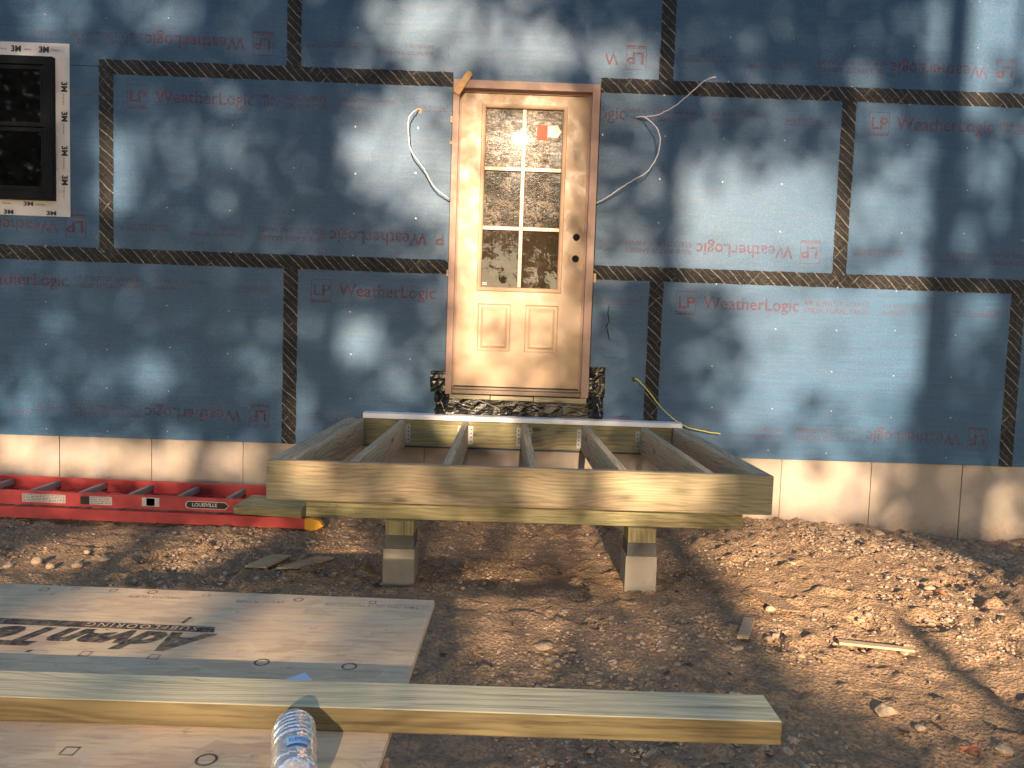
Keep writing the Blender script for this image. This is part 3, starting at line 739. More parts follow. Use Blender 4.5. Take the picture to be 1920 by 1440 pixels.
# ------------------------------------------------------------ deck frame
D = empty('deck_frame', (-.9, -.9, -.44), 'unfinished deck platform of treated lumber joists on two posts below the door', 'deck frame')
dx0, dx1, zt, zb = -2.040, .224, .195, .017
yf = -1.724
BV = .0035
box('rim_joist', PT[0], D, dx0, dx1, yf, yf+.038, zb, zt, BV)
box('ledger', PTG[0], D, dx0+.115, dx1-.08, -.040, -.0025, zb+.002, zt-.002, BV)
box('side_joist', PTJ[1], D, dx0, dx0+.038, yf+.0385, -.004, zb, zt, BV)
box('side_joist', PTJ[1], D, dx0+.0385, dx0+.0765, yf+.0385, -.004, zb+.001, zt-.002, BV)
box('side_joist', PTJ[1], D, dx0+.077, dx0+.115, yf+.0385, -.004, zb, zt-.001, BV)
box('side_joist', PTJ[1], D, dx1-.038, dx1, yf+.0385, -.004, zb, zt, BV)
box('side_joist', PTJ[1], D, dx1-.0765, dx1-.0385, yf+.0385, -.004, zb+.001, zt-.002, BV)
for x in (-1.665, -1.245, -.850, -.445, -.050):
    b = box('joist', PTJ[1], D, x-.019, x+.019, yf+.0385, -.0405, zb+.001, zt-.001-random.uniform(0, .002), BV)
    for s_ in (-1, 1):      # hanger flanges nailed to the ledger, with side wings
        hg = MB(); a = x+s_*.0195; hg.box(min(a, a+s_*.032), max(a, a+s_*.032), -.0425, -.0405, zb+.02, zt-.03)
        hg.box(min(a, a+s_*.0015), max(a, a+s_*.0015), -.095, -.0425, zb+.02, zt-.05)
        for k in range(4):
            zc = zb+.045+k*.027; xc = a+s_*.019
            hg.add([(xc+.005*math.cos(t*1.047), -.0435, zc+.005*math.sin(t*1.047)) for t in range(6)], [tuple(range(6))], 1)
        hg.build('joist_hanger', [STEEL, HOLE], D)
box('beam', PTG[0], D, -1.943, .195, -1.415, -1.377, -.132, zb-.001, BV); box('beam', PTG[0], D, -1.943, .195, -1.3765, -1.338, -.131, zb-.0015, BV)
# posts, metal bases and concrete piers
for i, x in enumerate((-1.480, -.300)):
    box('post', PTG[2], D, x-.068, x+.068, -1.445, -1.309, -.206, -.1325, .004)
    mb = MB(); mb.box(x-.071, x+.071, -1.448, -1.306, -.2695, -.204); mb.build('post_base', STEELD, D, bevel=.002)
    p = MB(); t_, b_ = .076, .079; z1_, z0_ = -.270, -.56
    p.hexa([(x-b_, -1.455, z0_), (x+b_, -1.455, z0_), (x-b_, -1.455+2*b_, z0_), (x+b_, -1.455+2*b_, z0_), (x-t_, -1.452, z1_), (x+t_, -1.452, z1_), (x-t_, -1.452+2*t_, z1_), (x+t_, -1.452+2*t_, z1_)])
    p.build('concrete_pier', PIER, D, bevel=.003)
# white strip on the ledger
mb = MB(); mb.hexa([(-1.930, -.062, .198), (.205, -.062, .197), (-1.930, -.004, .198), (.205, -.004, .197), (-1.930, -.062, .232), (.205, -.062, .228), (-1.930, -.004, .240), (.205, -.004, .236)])
mb.add([(-1.93, -.0635, .226), (.205, -.0635, .222), (.205, -.0635, .228), (-1.93, -.0635, .232)], [(0, 1, 2, 3)])
tag(mb.build('trim_strip', PVC, None, bevel=.003), 'long white vinyl strip lying across the back of the deck frame under the door', 'trim strip')

# ------------------------------------------------------------ ladder
Lh = empty('extension_ladder', (-3.3, -.3, -.42), 'red fibreglass extension ladder lying along the foundation left of the deck', 'ladder')
def rail(name, x0, x1, y, z0, z1, depth, sgn, slope=-.010, mi=RED):
    # C channel: web at y, flanges pointing sgn*depth
    mb = MB(); t = .004
    def zz(x, z): return z + slope*(x+4.2)
    def bar(ya, yb, za, zb_):
        ya, yb = min(ya, yb), max(ya, yb)
        mb.hexa([(x0, ya, zz(x0, za)), (x1, ya, zz(x1, za)), (x0, yb, zz(x0, za)), (x1, yb, zz(x1, za)), (x0, ya, zz(x0, zb_)), (x1, ya, zz(x1, zb_)), (x0, yb, zz(x0, zb_)), (x1, yb, zz(x1, zb_))])
    bar(y, y+sgn*t, z0, z1); bar(y+sgn*t, y+sgn*depth, z1-t, z1); bar(y+sgn*t, y+sgn*depth, z0, z0+t)
    return mb.build(name, mi, Lh, bevel=.001)
rail('side_rail', -6.6, -2.33, -.535, -.335, -.252, .028, 1); rail('side_rail', -6.6, -2.33, -.10, -.335, -.252, .028, -1)
rail('base_rail', -6.6, -2.16, -.575, -.405, -.340, .03, 1); rail('base_rail', -6.6, -2.16, -.06, -.405, -.340, .03, -1)
for i in range(13):
    x = -2.70-.305*i; z = -.297 - .010*(x+4.2)
    mb = MB()
    mb.hexa([(x-.016, -.530, z-.018), (x+.016, -.530, z-.018), (x-.016, -.105, z-.018), (x+.016, -.105, z-.018), (x-.014, -.530, z+.020), (x+.014, -.530, z+.020), (x-.014, -.105, z+.020), (x+.014, -.105, z+.020)])
    mb.build('rung', ALUR, Lh, bevel=.004)
for i in range(14):
    x = -2.45-.305*i; z = -.375 - .010*(x+4.2)
    MB().box(x-.015, x+.015, -.570, -.065, z-.015, z+.015).build('base_rung', ALUR, Lh, bevel=.004)
def sticker(x0, x1, z0, z1, mat):
    s_ = -.010; return MB().hexa([(x0, -.5362, z0+s_*(x0+4.2)), (x1, -.5362, z0+s_*(x1+4.2)), (x0, -.5352, z0+s_*(x0+4.2)), (x1, -.5352, z0+s_*(x1+4.2)), (x0, -.5362, z1+s_*(x0+4.2)), (x1, -.5362, z1+s_*(x1+4.2)), (x0, -.5352, z1+s_*(x0+4.2)), (x1, -.5352, z1+s_*(x1+4.2))]).build('sticker', mat, Lh)
s1 = sticker(-3.885, -3.625, -.318, -.268, STICK); s2_ = sticker(-3.48, -3.345, -.318, -.268, STICK); sticker(-3.535, -3.482, -.318, -.27, STICKK)
s3 = sticker(-3.165, -3.06, -.316, -.262, STICK)
def lines_on(x0, x1, z0, z1, n, par):
    mb = MB(); R_ = random.Random(int(x0*100))
    for k in range(n):
        z = z0+(z1-z0)*(k+.5)/n; x = x0+.006
        while x < x1-.012:
            w = R_.uniform(.006, .02); mb.add([(x, -.5366, z-.0012-.01*(x+4.2)), (min(x+w, x1-.006), -.5366, z-.0012-.01*(x+4.2)), (min(x+w, x1-.006), -.5366, z+.0018-.01*(x+4.2)), (x, -.5366, z+.0018-.01*(x+4.2))], [(0, 1, 2, 3)]); x += w+R_.uniform(.003, .008)
    mb.build('sticker_print', TAPEINK, par)
lines_on(-3.885, -3.625, -.316, -.27, 5, s1); lines_on(-3.48, -3.345, -.316, -.27, 4, s2_)
sticker(-3.138, -3.088, -.312, -.266, STICKK)
# maker's plate
pl = MB(); sl_ = lambda x: -.010*(x+4.2)
def platepts(x0, x1, z0, z1):
    zc = (z0+z1)/2; h = (z1-z0)/2; p = []
    for a in range(5): t = math.pi/2+math.pi*a/4*1.0; p.append((x0+h*.8*math.cos(t), zc+h*math.sin(t)))
    p += [(x1-.012, z0), (x1+.012, zc), (x1-.012, z1)]
    return list(reversed([(x, z+sl_(x)) for x, z in reversed(p)]))
P_ = platepts(-2.885, -2.65, -.318, -.272); mbp = MB(); mbp.prism_y(P_, -.5368, -.5354, 0)
po_ = mbp.build('name_plate', STICK, Lh)
mbp = MB(); mbp.prism_y(platepts(-2.881, -2.654, -.314, -.276), -.5374, -.5369, 0); mbp.build('plate_face', STICKK, po_)
mbp = MB(); put(mbp, tp('LOUISVILLE', size=.030, bold=.0008, wscale=1.0), lambda x, z: (-2.862+x, -.5378, -.303+z+sl_(-2.8))); mbp.build('plate_lettering', STICK, po_)
mb = MB(); mb.prism_y([(-2.17, -.425), (-2.13, -.435), (-2.10, -.43), (-2.055, -.405), (-2.075, -.375), (-2.13, -.355), (-2.17, -.36)], -.585, -.54)
mb.build('rail_foot', ORANGE, Lh, bevel=.004)
mb = MB(); mb.prism_y([(-2.17, -.425), (-2.13, -.435), (-2.10, -.43), (-2.06, -.405), (-2.075, -.375), (-2.13, -.355), (-2.17, -.36)], -.10, -.055); mb.build('rail_foot', ORANGE, Lh, bevel=.004)
# lumber offcut resting on the near rail
mb = MB(); mb.hexa([(-2.575, -.625, -.333), (-2.18, -.615, -.352), (-2.55, -.50, -.300), (-2.16, -.49, -.312), (-2.585, -.635, -.285), (-2.18, -.62, -.303), (-2.51, -.50, -.243), (-2.16, -.49, -.252)])
tag(mb.build('lumber_offcut', PTG[0], None, bevel=.003), 'short pale green board end resting on the red ladder beside the deck', 'lumber')

# ------------------------------------------------------------ wood panel on sawhorses, plank, bottle, paper
rot = -.026
def TP(x, y, z): # panel local -> world (origin far right corner)
    c, s_ = math.cos(rot), math.sin(rot); return (-1.150+x*c-y*s_, -3.217+x*s_+y*c, z)
SB = empty('subfloor_panel', (-1.15, -3.217, .112), 'weathered wood panel with black lettering laid over a sawhorse', 'wood panel')
mb = MB()
pts = [(0, 0), (-1.219, 0), (-1.219, -1.5), (0, -1.5)]
mb.hexa([TP(-1.219, -1.5, .112), TP(0, -1.5, .112), TP(-1.219, 0, .112), TP(0, 0, .112), TP(-1.219, -1.5, .130), TP(0, -1.5, .130), TP(-1.219, 0, .130), TP(0, 0, .130)])
mb.build('board', SUBF, SB, bevel=.002)
# lettering, upside down: local s runs towards -x, t towards -y
bk = MB()
PA = tp('AdvanTech', size=.120, bold=.006, shear=.38, wscale=1.02)
put(bk, PA, lambda x, y: (-1.600-x, -3.464-y+x*.022, .1308))
bk.build('panel_lettering', BLKINK, SB)
bb = MB(); bb.add([(-1.600, -3.452, .1306), (-1.610, -3.422, .1306), (-2.30, -3.400, .1306), (-2.29, -3.434, .1306)], [(0, 1, 2, 3)]); bb.build('lettering_band', BLKINK, SB)
bt = MB(); put(bt, tp('SUBFLOORING', size=.030, spacing=1.3, wscale=1.0), lambda x, y: (-1.640-x, -3.426-y+x*.033, .1314)); bt.build('band_lettering', SUBF, SB)
def ring(x, y, r, kind):
    mk = MB()
    n = 4 if kind else 14; a0 = .78 if kind else 0
    R_ = [(math.cos(a0+2*math.pi*k/n), math.sin(a0+2*math.pi*k/n)) for k in range(n)]
    vs = [(x+a*r*1.0, y+b*r, .1306) for a, b in R_]+[(x+a*r*.74, y+b*r*.74, .1306) for a, b in R_]
    mk.add(vs, [(k, (k+1) % n, n+(k+1) % n, n+k) for k in range(n)]).build('nail_marking', BLKINK, SB)
for (x, y, k) in ((-1.936,-3.218,1),(-1.839,-3.222,0),(-1.704,-3.232,1),(-1.477,-3.243,0),(-1.297,-3.246,1),(-1.807,-3.572,1),(-1.67,-3.577,1),(-1.454,-3.587,0),(-1.281,-3.594,0),(-1.643,-3.909,1),(-1.429,-3.922,0),(-2.10,-3.225,0),(-2.03,-3.215,1)):
    ring(x, y, .012 if y > -3.3 else (.0155 if y > -3.8 else .017), k)
for (cx, cy, rx, ry) in ((-1.687, -3.389, .004, .018), (-1.923, -3.567, .005, .005)):
    MB().add([(cx-rx, cy-ry, .1306), (cx+rx, cy-ry, .1306), (cx+rx+.004, cy+ry, .1306), (cx-rx+.004, cy+ry, .1306)], [(0, 1, 2, 3)]).build('ink_dash', BLKINK, SB)
for (tx, x, y) in (('NAILING GUIDE', -1.755, -3.247), ('24 OC. FLOOR', -1.505, -3.258), ('THIS SIDE UP STRENGTH AXIS', -1.232, -3.262), ('T&G', -1.182, -3.268)):
    sm = MB(); put(sm, tp(tx, size=.021, wscale=.85 if len(tx) < 20 else .62), lambda a, b: (x-a, y-b, .1306)); sm.build('small_lettering', GREYINK, SB)
# sawhorses
def sawhorse(y, label):
    S_ = empty('sawhorse', (-1.75, y, gh(-1.75, y)), label, 'sawhorse', 'sawhorses under the wood panel')
    zt_ = .1115
    box('top_beam', SCRAP, S_, -2.30, -1.165, y-.019, y+.019, zt_-.089, zt_, .002)
    for (xx, dx) in ((-2.22, -.12), (-1.20, .16)):
        for sy_ in (-1, 1):
            zg = gh(xx+dx, y)-.02
            p0 = Vector((xx, y+sy_*.045, zt_-.012)); p1 = Vector((xx+dx, y+sy_*.22, zg)); mb = MB(); w = .042; d = .019
            t_ = (p1-p0).normalized(); a = Vector((1, 0, 0)); a = (a-t_*a.dot(t_)).normalized()*w; b = t_.cross(a).normalized()*d
            mb.hexa([p1-a-b, p1+a-b, p1-a+b, p1+a+b, p0-a-b, p0+a-b, p0-a+b, p0+a+b]); mb.build('leg', LEGM, S_, bevel=.002)
    return S_
LEGM = wood('sawhorse_leg_wood', 2, (.12, .075, .05), (.30, .20, .15), (.26, .19, .15), knots=False)
sawhorse(-3.93, 'rough brown sawhorse leg showing at the right edge under the wood panel')
# plank
pk = MB()
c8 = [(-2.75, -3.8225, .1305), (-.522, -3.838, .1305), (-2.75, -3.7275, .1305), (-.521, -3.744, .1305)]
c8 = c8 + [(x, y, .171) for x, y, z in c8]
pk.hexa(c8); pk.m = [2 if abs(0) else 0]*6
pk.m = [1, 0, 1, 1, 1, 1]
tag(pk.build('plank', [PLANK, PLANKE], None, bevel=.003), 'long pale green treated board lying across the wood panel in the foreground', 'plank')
# paper
mb = MB(); mb.prism_z([(-1.47, -3.76), (-1.30, -3.78), (-1.33, -3.668), (-1.358, -3.628), (-1.391, -3.663)], .1312, .1322)
tag(mb.build('paper_scrap', PAPER, None), 'pale blue white paper corner poking out from behind the plank', 'paper')
# bottle: lies with its base against the plank
def lathe(prof, n=32):
    vs = []; fs = []
    for (s, r) in prof:
        for k in range(n): vs.append((r*math.cos(2*math.pi*k/n), s, r*math.sin(2*math.pi*k/n)))
    for i in range(len(prof)-1):
        for k in range(n): fs.append((i*n+k, (i+1)*n+k, (i+1)*n+(k+1) % n, i*n+(k+1) % n))
    return vs, fs
BT = empty('water_bottle', (-1.29, -3.95, .131), 'crinkled clear plastic water bottle with a blue label lying in front of the plank', 'bottle')
prof = [(.002, .0), (.004, .010), (-.002, .020), (-.006, .027), (-.016, .0315), (-.022, .0325)]
s = -.022
while s > -.085: prof += [(s-.003, .0325), (s-.006, .0308), (s-.009, .0325)]; s -= .011
prof += [(-.092, .0322), (-.140, .0322), (-.146, .031), (-.152, .0325), (-.165, .029), (-.182, .018), (-.190, .0135), (-.205, .0135)]
ang = -.29
def BTf(v):
    x, y, z = v; c, s_ = math.cos(ang), math.sin(ang)
    return (-1.312+x*c+y*s_*-1*-1+0, -3.872-x*s_+y*c, .131+.0335+z)
vs, fs = lathe(prof); rb = random.Random(2)
vs = [(x*(1+.04*math.sin(9*y/.03+x*60)), y, z*(1+.03*math.sin(70*y))) for x, y, z in vs]
MB().add([BTf(v) for v in vs], fs).build('bottle_body', BOTTLE, BT, smooth=True)
lb = MB(); n = 10
def cyl(a, s): return BTf((.0334*math.sin(a), s, .0334*math.cos(a)))
for k in range(n):
    a0, a1 = -.35+.9*k/n, -.35+.9*(k+1)/n
    lb.add([cyl(a0, -.099), cyl(a0, -.120), cyl(a1, -.120), cyl(a1, -.099)], [(0, 1, 2, 3)], 0)
    lb.add([cyl(a0, -.1205), cyl(a0, -.126), cyl(a1, -.126), cyl(a1, -.1205)], [(0, 1, 2, 3)], 1)
lb.build('label_patch', [LABELM, LABELD], BT)
lb = MB()
def cyl2(x, y): a = -.25+x/.0334; return BTf((.0337*math.sin(a), -.113+y, .0337*math.cos(a)))
put(lb, tp('ELEMENT', size=.013), lambda x, y: cyl2(x*.6, y)); lb.build('label_lettering', LABELD, BT)
vs, fs = lathe([(-.191, .0), (-.191, .0155), (-.207, .0155), (-.207, .0)]); MB().add([BTf(v) for v in vs], fs).build('cap', PVC, BT)

# ------------------------------------------------------------ scraps on the dirt
def scrap(pts, th, lift, label, mat=SCRAP, name='wood_scrap'):
    mb = MB(); cx = sum(p[0] for p in pts)/len(pts); cy = sum(p[1] for p in pts)/len(pts); z = max(gh(*p) for p in pts)+lift
    mb.prism_z(pts, z, z+th); o = mb.build(name, mat, None, bevel=.0012)
    return tag(o, label, 'wood scrap', 'wood scraps on the dirt')
scrap([(-2.28, -1.30), (-2.165, -1.30), (-2.10, -1.10), (-2.205, -1.09)], .012, .008, 'left of the two tan board scraps on dirt behind the wood panel')
scrap([(-2.115, -1.31), (-2.00, -1.29), (-1.87, -1.11), (-1.965, -1.10)], .012, .006, 'right pointed one of the two tan board scraps on dirt behind the wood panel')
scrap([(.025, -1.94), (.075, -1.945), (.172, -1.73), (.125, -1.72)], .014, .004, 'small short stick of wood in the shade right of the right deck post')
scrap([(.47, -1.925), (.76, -1.985), (.77, -1.955), (.48, -1.885)], .010, .002, 'long thin orange lath lying on sunlit dirt')
scrap([(.20, -1.46), (.31, -1.69), (.40, -1.70), (.36, -1.50), (.25, -1.42)], .006, .004, 'flat tan sheet scrap half buried at the edge of the sunlit dirt', DIRT)
def leaf(x, y, r, label):
    mb = MB(); z = gh(x, y)+.014; R_ = random.Random(int(x*77)); vs = [(x, y, z+.004)]
    for k in range(10): a = k*.6283; q = r*(1 if k % 2 else .62)*R_.uniform(.8, 1.1); vs.append((x+q*math.cos(a), y+q*.8*math.sin(a), z+R_.uniform(-.004, .006)))
    mb.add(vs, [(0, k+1, (k+1) % 10+1) for k in range(10)]); tag(mb.build('fallen_leaf', LEAFO, None), label, 'leaf', 'orange leaves on the dirt')
LEAFO = simple('orange_dead_leaf', (.58, .19, .08), .7, var=.15)
leaf(1.19, -1.43, .035, 'orange leaf high on the sunlit dirt near the concrete wall')
leaf(.60, -2.62, .045, 'orange leaf low on the dirt beyond the plank end')

# ------------------------------------------------------------ trees behind the photographer: they cast the dappled shade
BLOBS =  [(-4.03, 2.71, 0.21, 0.12, 0.5), (-3.21, 2.79, 0.38, 0.13, 0.45), (-1.48, 2.82, 0.38, 0.18, 1.1), (-1.91, 2.03, 0.18, 0.21, 0.75), (-1.65, 2.15, 0.19, 0.17, 0.8), (-1.66, 1.88, 0.25, 0.21, 0.7), (-1.55, 1.62, 0.14, 0.1, 0.5), (-3.6, 1.69, 0.11, 0.19, 0.95), (-2.99, 1.97, 0.35, 0.21, 0.32), (-3.34, 1.85, 0.24, 0.28, 0.25), (-3.27, 0.44, 0.28, 0.13, 1.0), (-2.02, 0.65, 0.15, 0.15, 0.95), (-1.57, 0.54, 0.14, 0.2, 0.55), (-2.66, 0.68, 0.11, 0.12, 0.45), (-2.63, 0.42, 0.14, 0.13, 0.6), (-4.16, 0.26, 0.27, 0.18, 0.7), (-2.26, 0.12, 0.18, 0.11, 0.5), (-0.53, 2.67, 0.31, 0.15, 0.4), (-0.24, 2.53, 0.21, 0.1, 0.35), (0.35, 1.65, 0.32, 0.26, 1.2), (-0.0, 1.87, 0.14, 0.21, 0.5), (0.89, 1.74, 0.32, 0.28, 1.0), (0.84, 1.49, 0.32, 0.18, 1.0), (0.24, 1.31, 0.32, 0.12, 0.7), (-0.16, 2.21, 0.18, 0.14, 0.35), (0.86, 1.09, 0.32, 0.21, 0.8), (1.2, 0.74, 0.47, 0.32, 1.2), (1.65, 1.11, 0.18, 0.25, 0.9), (0.8, 0.26, 0.36, 0.22, 0.9), (1.45, 0.32, 0.29, 0.22, 0.7), (1.57, 0.65, 0.18, 0.22, 0.7), (1.83, 2.86, 0.15, 0.27, 1.3), (2.28, 2.88, 0.16, 0.38, 1.1), (1.46, 1.8, 0.18, 0.24, 1.1), (1.72, 1.61, 0.16, 0.21, 0.8), (1.81, 2.1, 0.12, 0.17, 0.7), (2.23, 1.95, 0.09, 0.46, 0.55), (2.3, 1.14, 0.14, 0.21, 0.45), (1.39, 2.26, 0.18, 0.16, 0.5), (0.72, 2.2, 0.25, 0.21, 0.4), (-0.95, 2.08, 0.12, 0.12, 1.4), (-1.26, 2.1, 0.11, 0.28, 0.5), (-1.19, 1.37, 0.18, 0.32, 0.9), (-0.84, 1.45, 0.25, 0.28, 0.6), (-0.78, 1.84, 0.21, 0.24, 0.5), (-1.24, 0.87, 0.11, 0.29, 0.6), (-0.72, 1.1, 0.18, 0.11, 0.6), (-1.02, 0.52, 0.25, 0.13, 0.9), (-0.57, 1.95, 0.11, 0.35, 0.45), (-0.6, 0.82, 0.11, 0.18, 0.4), (-1.5, 1.29, 0.14, 0.07, 0.6), (-0.33, 1.26, 0.18, 0.07, 0.4), (-0.2, 2.44, 0.21, 0.09, 0.7), (-1.64, 2.43, 0.21, 0.07, 0.6), (-4.2, -0.12, 0.21, 0.13, 1.0), (-3.8, -0.11, 0.21, 0.13, 0.9), (-3.05, -0.14, 0.25, 0.15, 1.0), (-3.48, -0.15, 0.14, 0.13, 0.4), (0.97, -0.21, 0.33, 0.22, 1.3), (1.37, -0.2, 0.22, 0.22, 0.9), (1.68, -0.34, 0.15, 0.15, 0.5), (2.49, -0.39, 0.15, 0.13, 0.9), (-0.78, -0.05, 0.54, 0.07, 0.35), (-0.42, -0.02, 0.22, 0.05, 0.6), (-1.15, 0.16, 0.29, 0.07, 0.5), (-1.82, -0.34, 0.21, 0.12, 0.9), (-1.44, -0.33, 0.12, 0.1, 0.75), (-0.44, -0.32, 0.33, 0.12, 1.2), (-0.13, -0.31, 0.17, 0.12, 0.7), (-2.22, -0.59, 0.29, 0.05, 1.0), (-3.3, -0.74, 0.24, 0.07, 1.0), (-2.62, -0.71, 0.2, 0.05, 0.7), (-2.51, -0.64, 0.15, 0.05, 0.6), (-0.61, -0.63, 0.22, 0.09, 1.0), (-0.85, -0.53, 0.35, 0.05, 0.7), (-0.53, -0.88, 0.22, 0.09, 0.45), (-0.86, -0.98, 0.26, 0.05, 0.3), (0.51, -0.64, 0.23, 0.09, 1.2), (1.02, -0.6, 0.35, 0.08, 1.2), (0.58, -0.82, 0.33, 0.09, 1.2), (1.03, -0.81, 0.31, 0.09, 1.2), (0.53, -0.98, 0.3, 0.07, 1.2), (0.76, -1.01, 0.2, 0.06, 1.2), (1.19, -0.91, 0.18, 0.06, 1.2), (0.42, -1.09, 0.22, 0.05, 1.0), (1.06, -1.0, 0.09, 0.07, 1.0), (0.26, -0.83, 0.13, 0.07, 0.8), (0.2, -1.02, 0.11, 0.06, 0.6)]
BL = np.array(BLOBS + [(2.03, 2.82, .16, .36, 1.3), (2.45, 2.80, .12, .45, 1.2), (1.30, -.66, .35, .1, 1.2), (-.75, -.86, .3, .09, .5), (.85, -1.08, .45, .10, 1.4), (.5, -.9, .35, .12, .8), (-.91, 1.6, .42, 1.0, .4), (0.9, 1.09, 1.19, 0.86, 0.22), (-0.18, 2.58, 0.91, 0.31, 0.22), (-3.03, 1.76, 0.63, 0.42, 0.15), (-1.69, 1.81, 0.39, 0.38, 0.25), (-1.58, 2.73, 0.7, 0.2, 0.25), (1.97, 2.63, 0.1, 0.41, 0.8), (2.04, 1.45, 0.09, 0.5, 0.45), (2.34, 2.12, 0.06, 0.52, 0.5), (1.2, 0.78, 0.69, 0.47, 0.5), (0.58, 1.54, 0.71, 0.32, 0.4), (-3.31, 2.77, 0.69, 0.15, 0.22), (-2.09, 0.67, 0.32, 0.25, 0.3), (-1.66, 1.95, 0.32, 0.31, 0.35), (-0.67, 0.71, 0.21, 0.22, 0.35), (-1.18, 1.02, 0.21, 0.46, 0.35), (-0.85, 1.84, 0.39, 0.31, 0.35), (-4.16, -0.12, 0.32, 0.15, 0.5), (-3.23, -0.15, 0.57, 0.13, 0.5), (-1.87, 0.24, 0.54, 0.11, 0.2), (1.77, -0.11, 0.22, 0.09, 0.4), (2.45, 0.06, 0.11, 0.22, 0.4), (-3.24, -0.75, 0.29, 0.09, 1.0), (-2.65, -0.72, 0.25, 0.08, 0.6), (-0.49, -0.9, 0.37, 0.09, 0.3), (-1.65, -.83, .95, .16, .6), (-.91, 1.4, .5, .9, .3), (.95, -.70, .72, .13, 1.5), (.78, -1.0, .52, .10, 1.4), (1.15, -.92, .3, .1, 1.)])
def lightmap(X, Z):
    T = np.zeros_like(X)
    for (x, z, rx, rz, a) in BL:
        q = ((X-x)/(rx*1.08))**2+((Z-z)/(rz*1.08))**2
        T = T + a*np.exp(-q**1.1)
    return 1-np.exp(-2.0*np.maximum(T, 0)**1.25)
tr = np.random.RandomState(11)
trees = []   # x, y, radius, height, extra label
TR = [(2.07, -16.5, .125, 22.0, 'tall straight tree standing to the right behind the camera'), (2.49, -15.6, .050, 14.0, 'slender tree beside the tall straight tree behind the camera'),
      (.30, -24, .13, 20, 'mid sized tree right of centre behind the camera'), (-2.0, -21, .10, 20, 'tree left of centre behind the camera'), (-2.75, -26, .13, 20, 'large tree left behind the camera'),
      (-4.6, -20, .14, 20, 'broad tree far left behind the camera'), (-7.5, -25, .17, 20, 'stout tree at the left edge of the woods behind'), (5.0, -22, .16, 20, 'thick tree far right behind the camera'),
      (8.5, -26, .17, 20, 'stout tree at the right edge of the woods behind'), (-11.5, -22, .15, 20, 'outermost tree on the left behind the camera'), (12, -22, .15, 20, 'outermost tree on the right behind the camera'),
      (-.3, -31, .12, 20, 'tree in the back row straight behind the camera'), (3.6, -31, .14, 20, 'tree in the back row to the right behind the camera'), (-16.5, -24, .16, 20, 'tree in the thick stand far to the left behind the camera'), (-21, -26, .18, 20, 'last tree of the stand on the left behind the camera'), (17, -25, .16, 20, 'tree in the thick stand far to the right behind the camera'), (21.5, -24, .18, 20, 'last tree of the stand on the right behind the camera')]
Xi = tr.uniform(-5.0, 3.6, 36000); Zi = tr.uniform(-1.35, 3.6, 36000)
ki = tr.rand(36000) < (1-lightmap(Xi, Zi))**1.1
Xi, Zi = Xi[ki], Zi[ki]
Xo = tr.uniform(-26, 26, 120000); Zo = tr.uniform(-2.6, 14, 120000)
low = np.array([mnoise.noise(Vector((x*.7, z*.7, 2.2))) for x, z in zip(Xo, Zo)])
ko = ~((Xo > -5.0) & (Xo < 3.6) & (Zo > -1.35) & (Zo < 3.6)) & (tr.rand(120000) < np.where(low > .33, .12, .95))
Xo, Zo = Xo[ko], Zo[ko]
X = np.concatenate([Xi, Xo]); Z = np.concatenate([Zi, Zo]); SZ = np.concatenate([np.full(len(Xi), .085), np.full(len(Xo), .22)])
T_ = tr.uniform(17, 29, len(X)); T_[len(Xi):] = tr.uniform(17, 33, len(Xo))
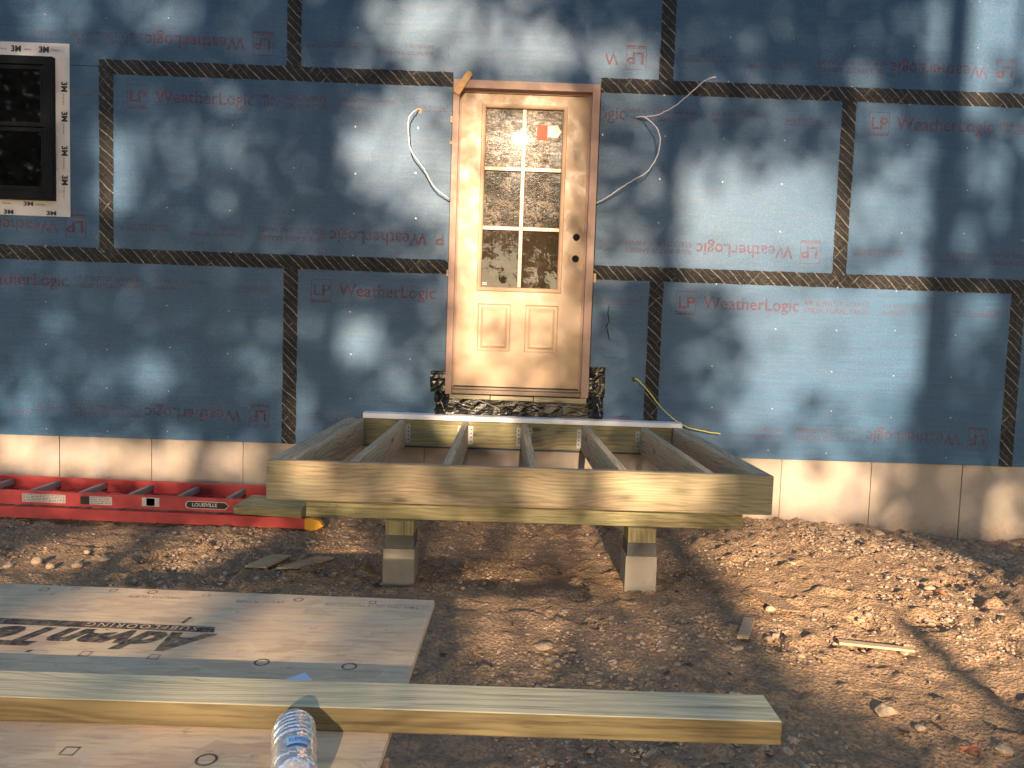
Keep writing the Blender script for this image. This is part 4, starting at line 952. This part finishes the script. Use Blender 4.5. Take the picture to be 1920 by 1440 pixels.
# clump in depth: quantise to the trees
tx = np.array([t[0] for t in TR]); ty = np.array([t[1] for t in TR])
px = X + T_*SUN.x; py = T_*SUN.y; pz = Z + T_*SUN.z
own = np.argmin((px[:, None]-tx[None])**2*1.0 + (py[:, None]-ty[None])**2*.22, axis=1)
def leaf_quads(mb, P, size, seed):
    R_ = np.random.RandomState(seed); n = len(P)
    a = R_.normal(size=(n, 3)); a /= np.linalg.norm(a, axis=1)[:, None]; b = R_.normal(size=(n, 3)); b -= a*(a*b).sum(1)[:, None]; b /= np.linalg.norm(b, axis=1)[:, None]
    s = (size*R_.uniform(.7, 1.3, n))[:, None]
    v = np.stack([P-a*s, P-b*s*.55+a*s*.1, P+a*s, P+b*s*.55+a*s*.1], 1).reshape(-1, 3)
    b0 = len(mb.v); mb.v += [tuple(q) for q in v.tolist()]; mb.f += [tuple(range(b0+4*i, b0+4*i+4)) for i in range(n)]; mb.m += [0]*n
for i, (x, y, r, h, lab) in enumerate(TR):
    gz = gh(x, y)
    T0 = empty('tree', (x, y, gz), lab, 'tree', 'trees in the woods behind the camera')
    tk = MB(); R_ = random.Random(i); n = 14
    wob = 0.0 if i < 2 else .12
    pts = [(x+R_.uniform(-wob, wob)*k/n, y+R_.uniform(-wob, wob)*k/n, gz-.2+(h+.2)*k/n) for k in range(n+1)]
    tk.tube(pts, [r*(1-.75*(k/n)**1.3)*(1.25 if k == 0 else 1) for k in range(n+1)], 12)
    tk.build('trunk', BARK, T0, smooth=True)
    P = np.stack([px, py, pz], 1)[own == i]
    lm = MB()
    for k in range(16):    # limbs towards the foliage
        if len(P) < 10: break
        q = P[R_.randrange(len(P))]; d = (q[0]-x)**2+(q[1]-y)**2
        z0 = min(max(gz+3.2, q[2]-.45*math.sqrt(d)), h*.9)
        mid = ((x+q[0])/2, (y+q[1])/2, (z0+q[2])/2+.1)
        lm.tube([(x, y, z0), mid, tuple(q)], [r*.22, r*.13, r*.04], 6)
    if lm.v: lm.build('limb', BARK, T0, smooth=True)
    cr = MB()
    if len(P): leaf_quads(cr, P, SZ[own == i], i)
    if cr.v: cr.build('crown', [LEAF if i % 2 else LEAF2], T0)
# unseen pole, added to cast the diagonal shadow on the dirt
sx_, sy_ = .865+14.0*SUN.x, -14.0
mb = MB(); zt_ = -.87 + 14.0/.96839*SUN.z
mb.tube([(sx_, sy_, gh(sx_, sy_)-.2), (sx_+.01, sy_, .5), (sx_, sy_, zt_)], [.08, .07, .05], 8)
tag(mb.build('shadow_pole', BARK, None, smooth=True), 'thin bare sapling unseen behind the camera, added to cast the diagonal ground shadow', 'pole')
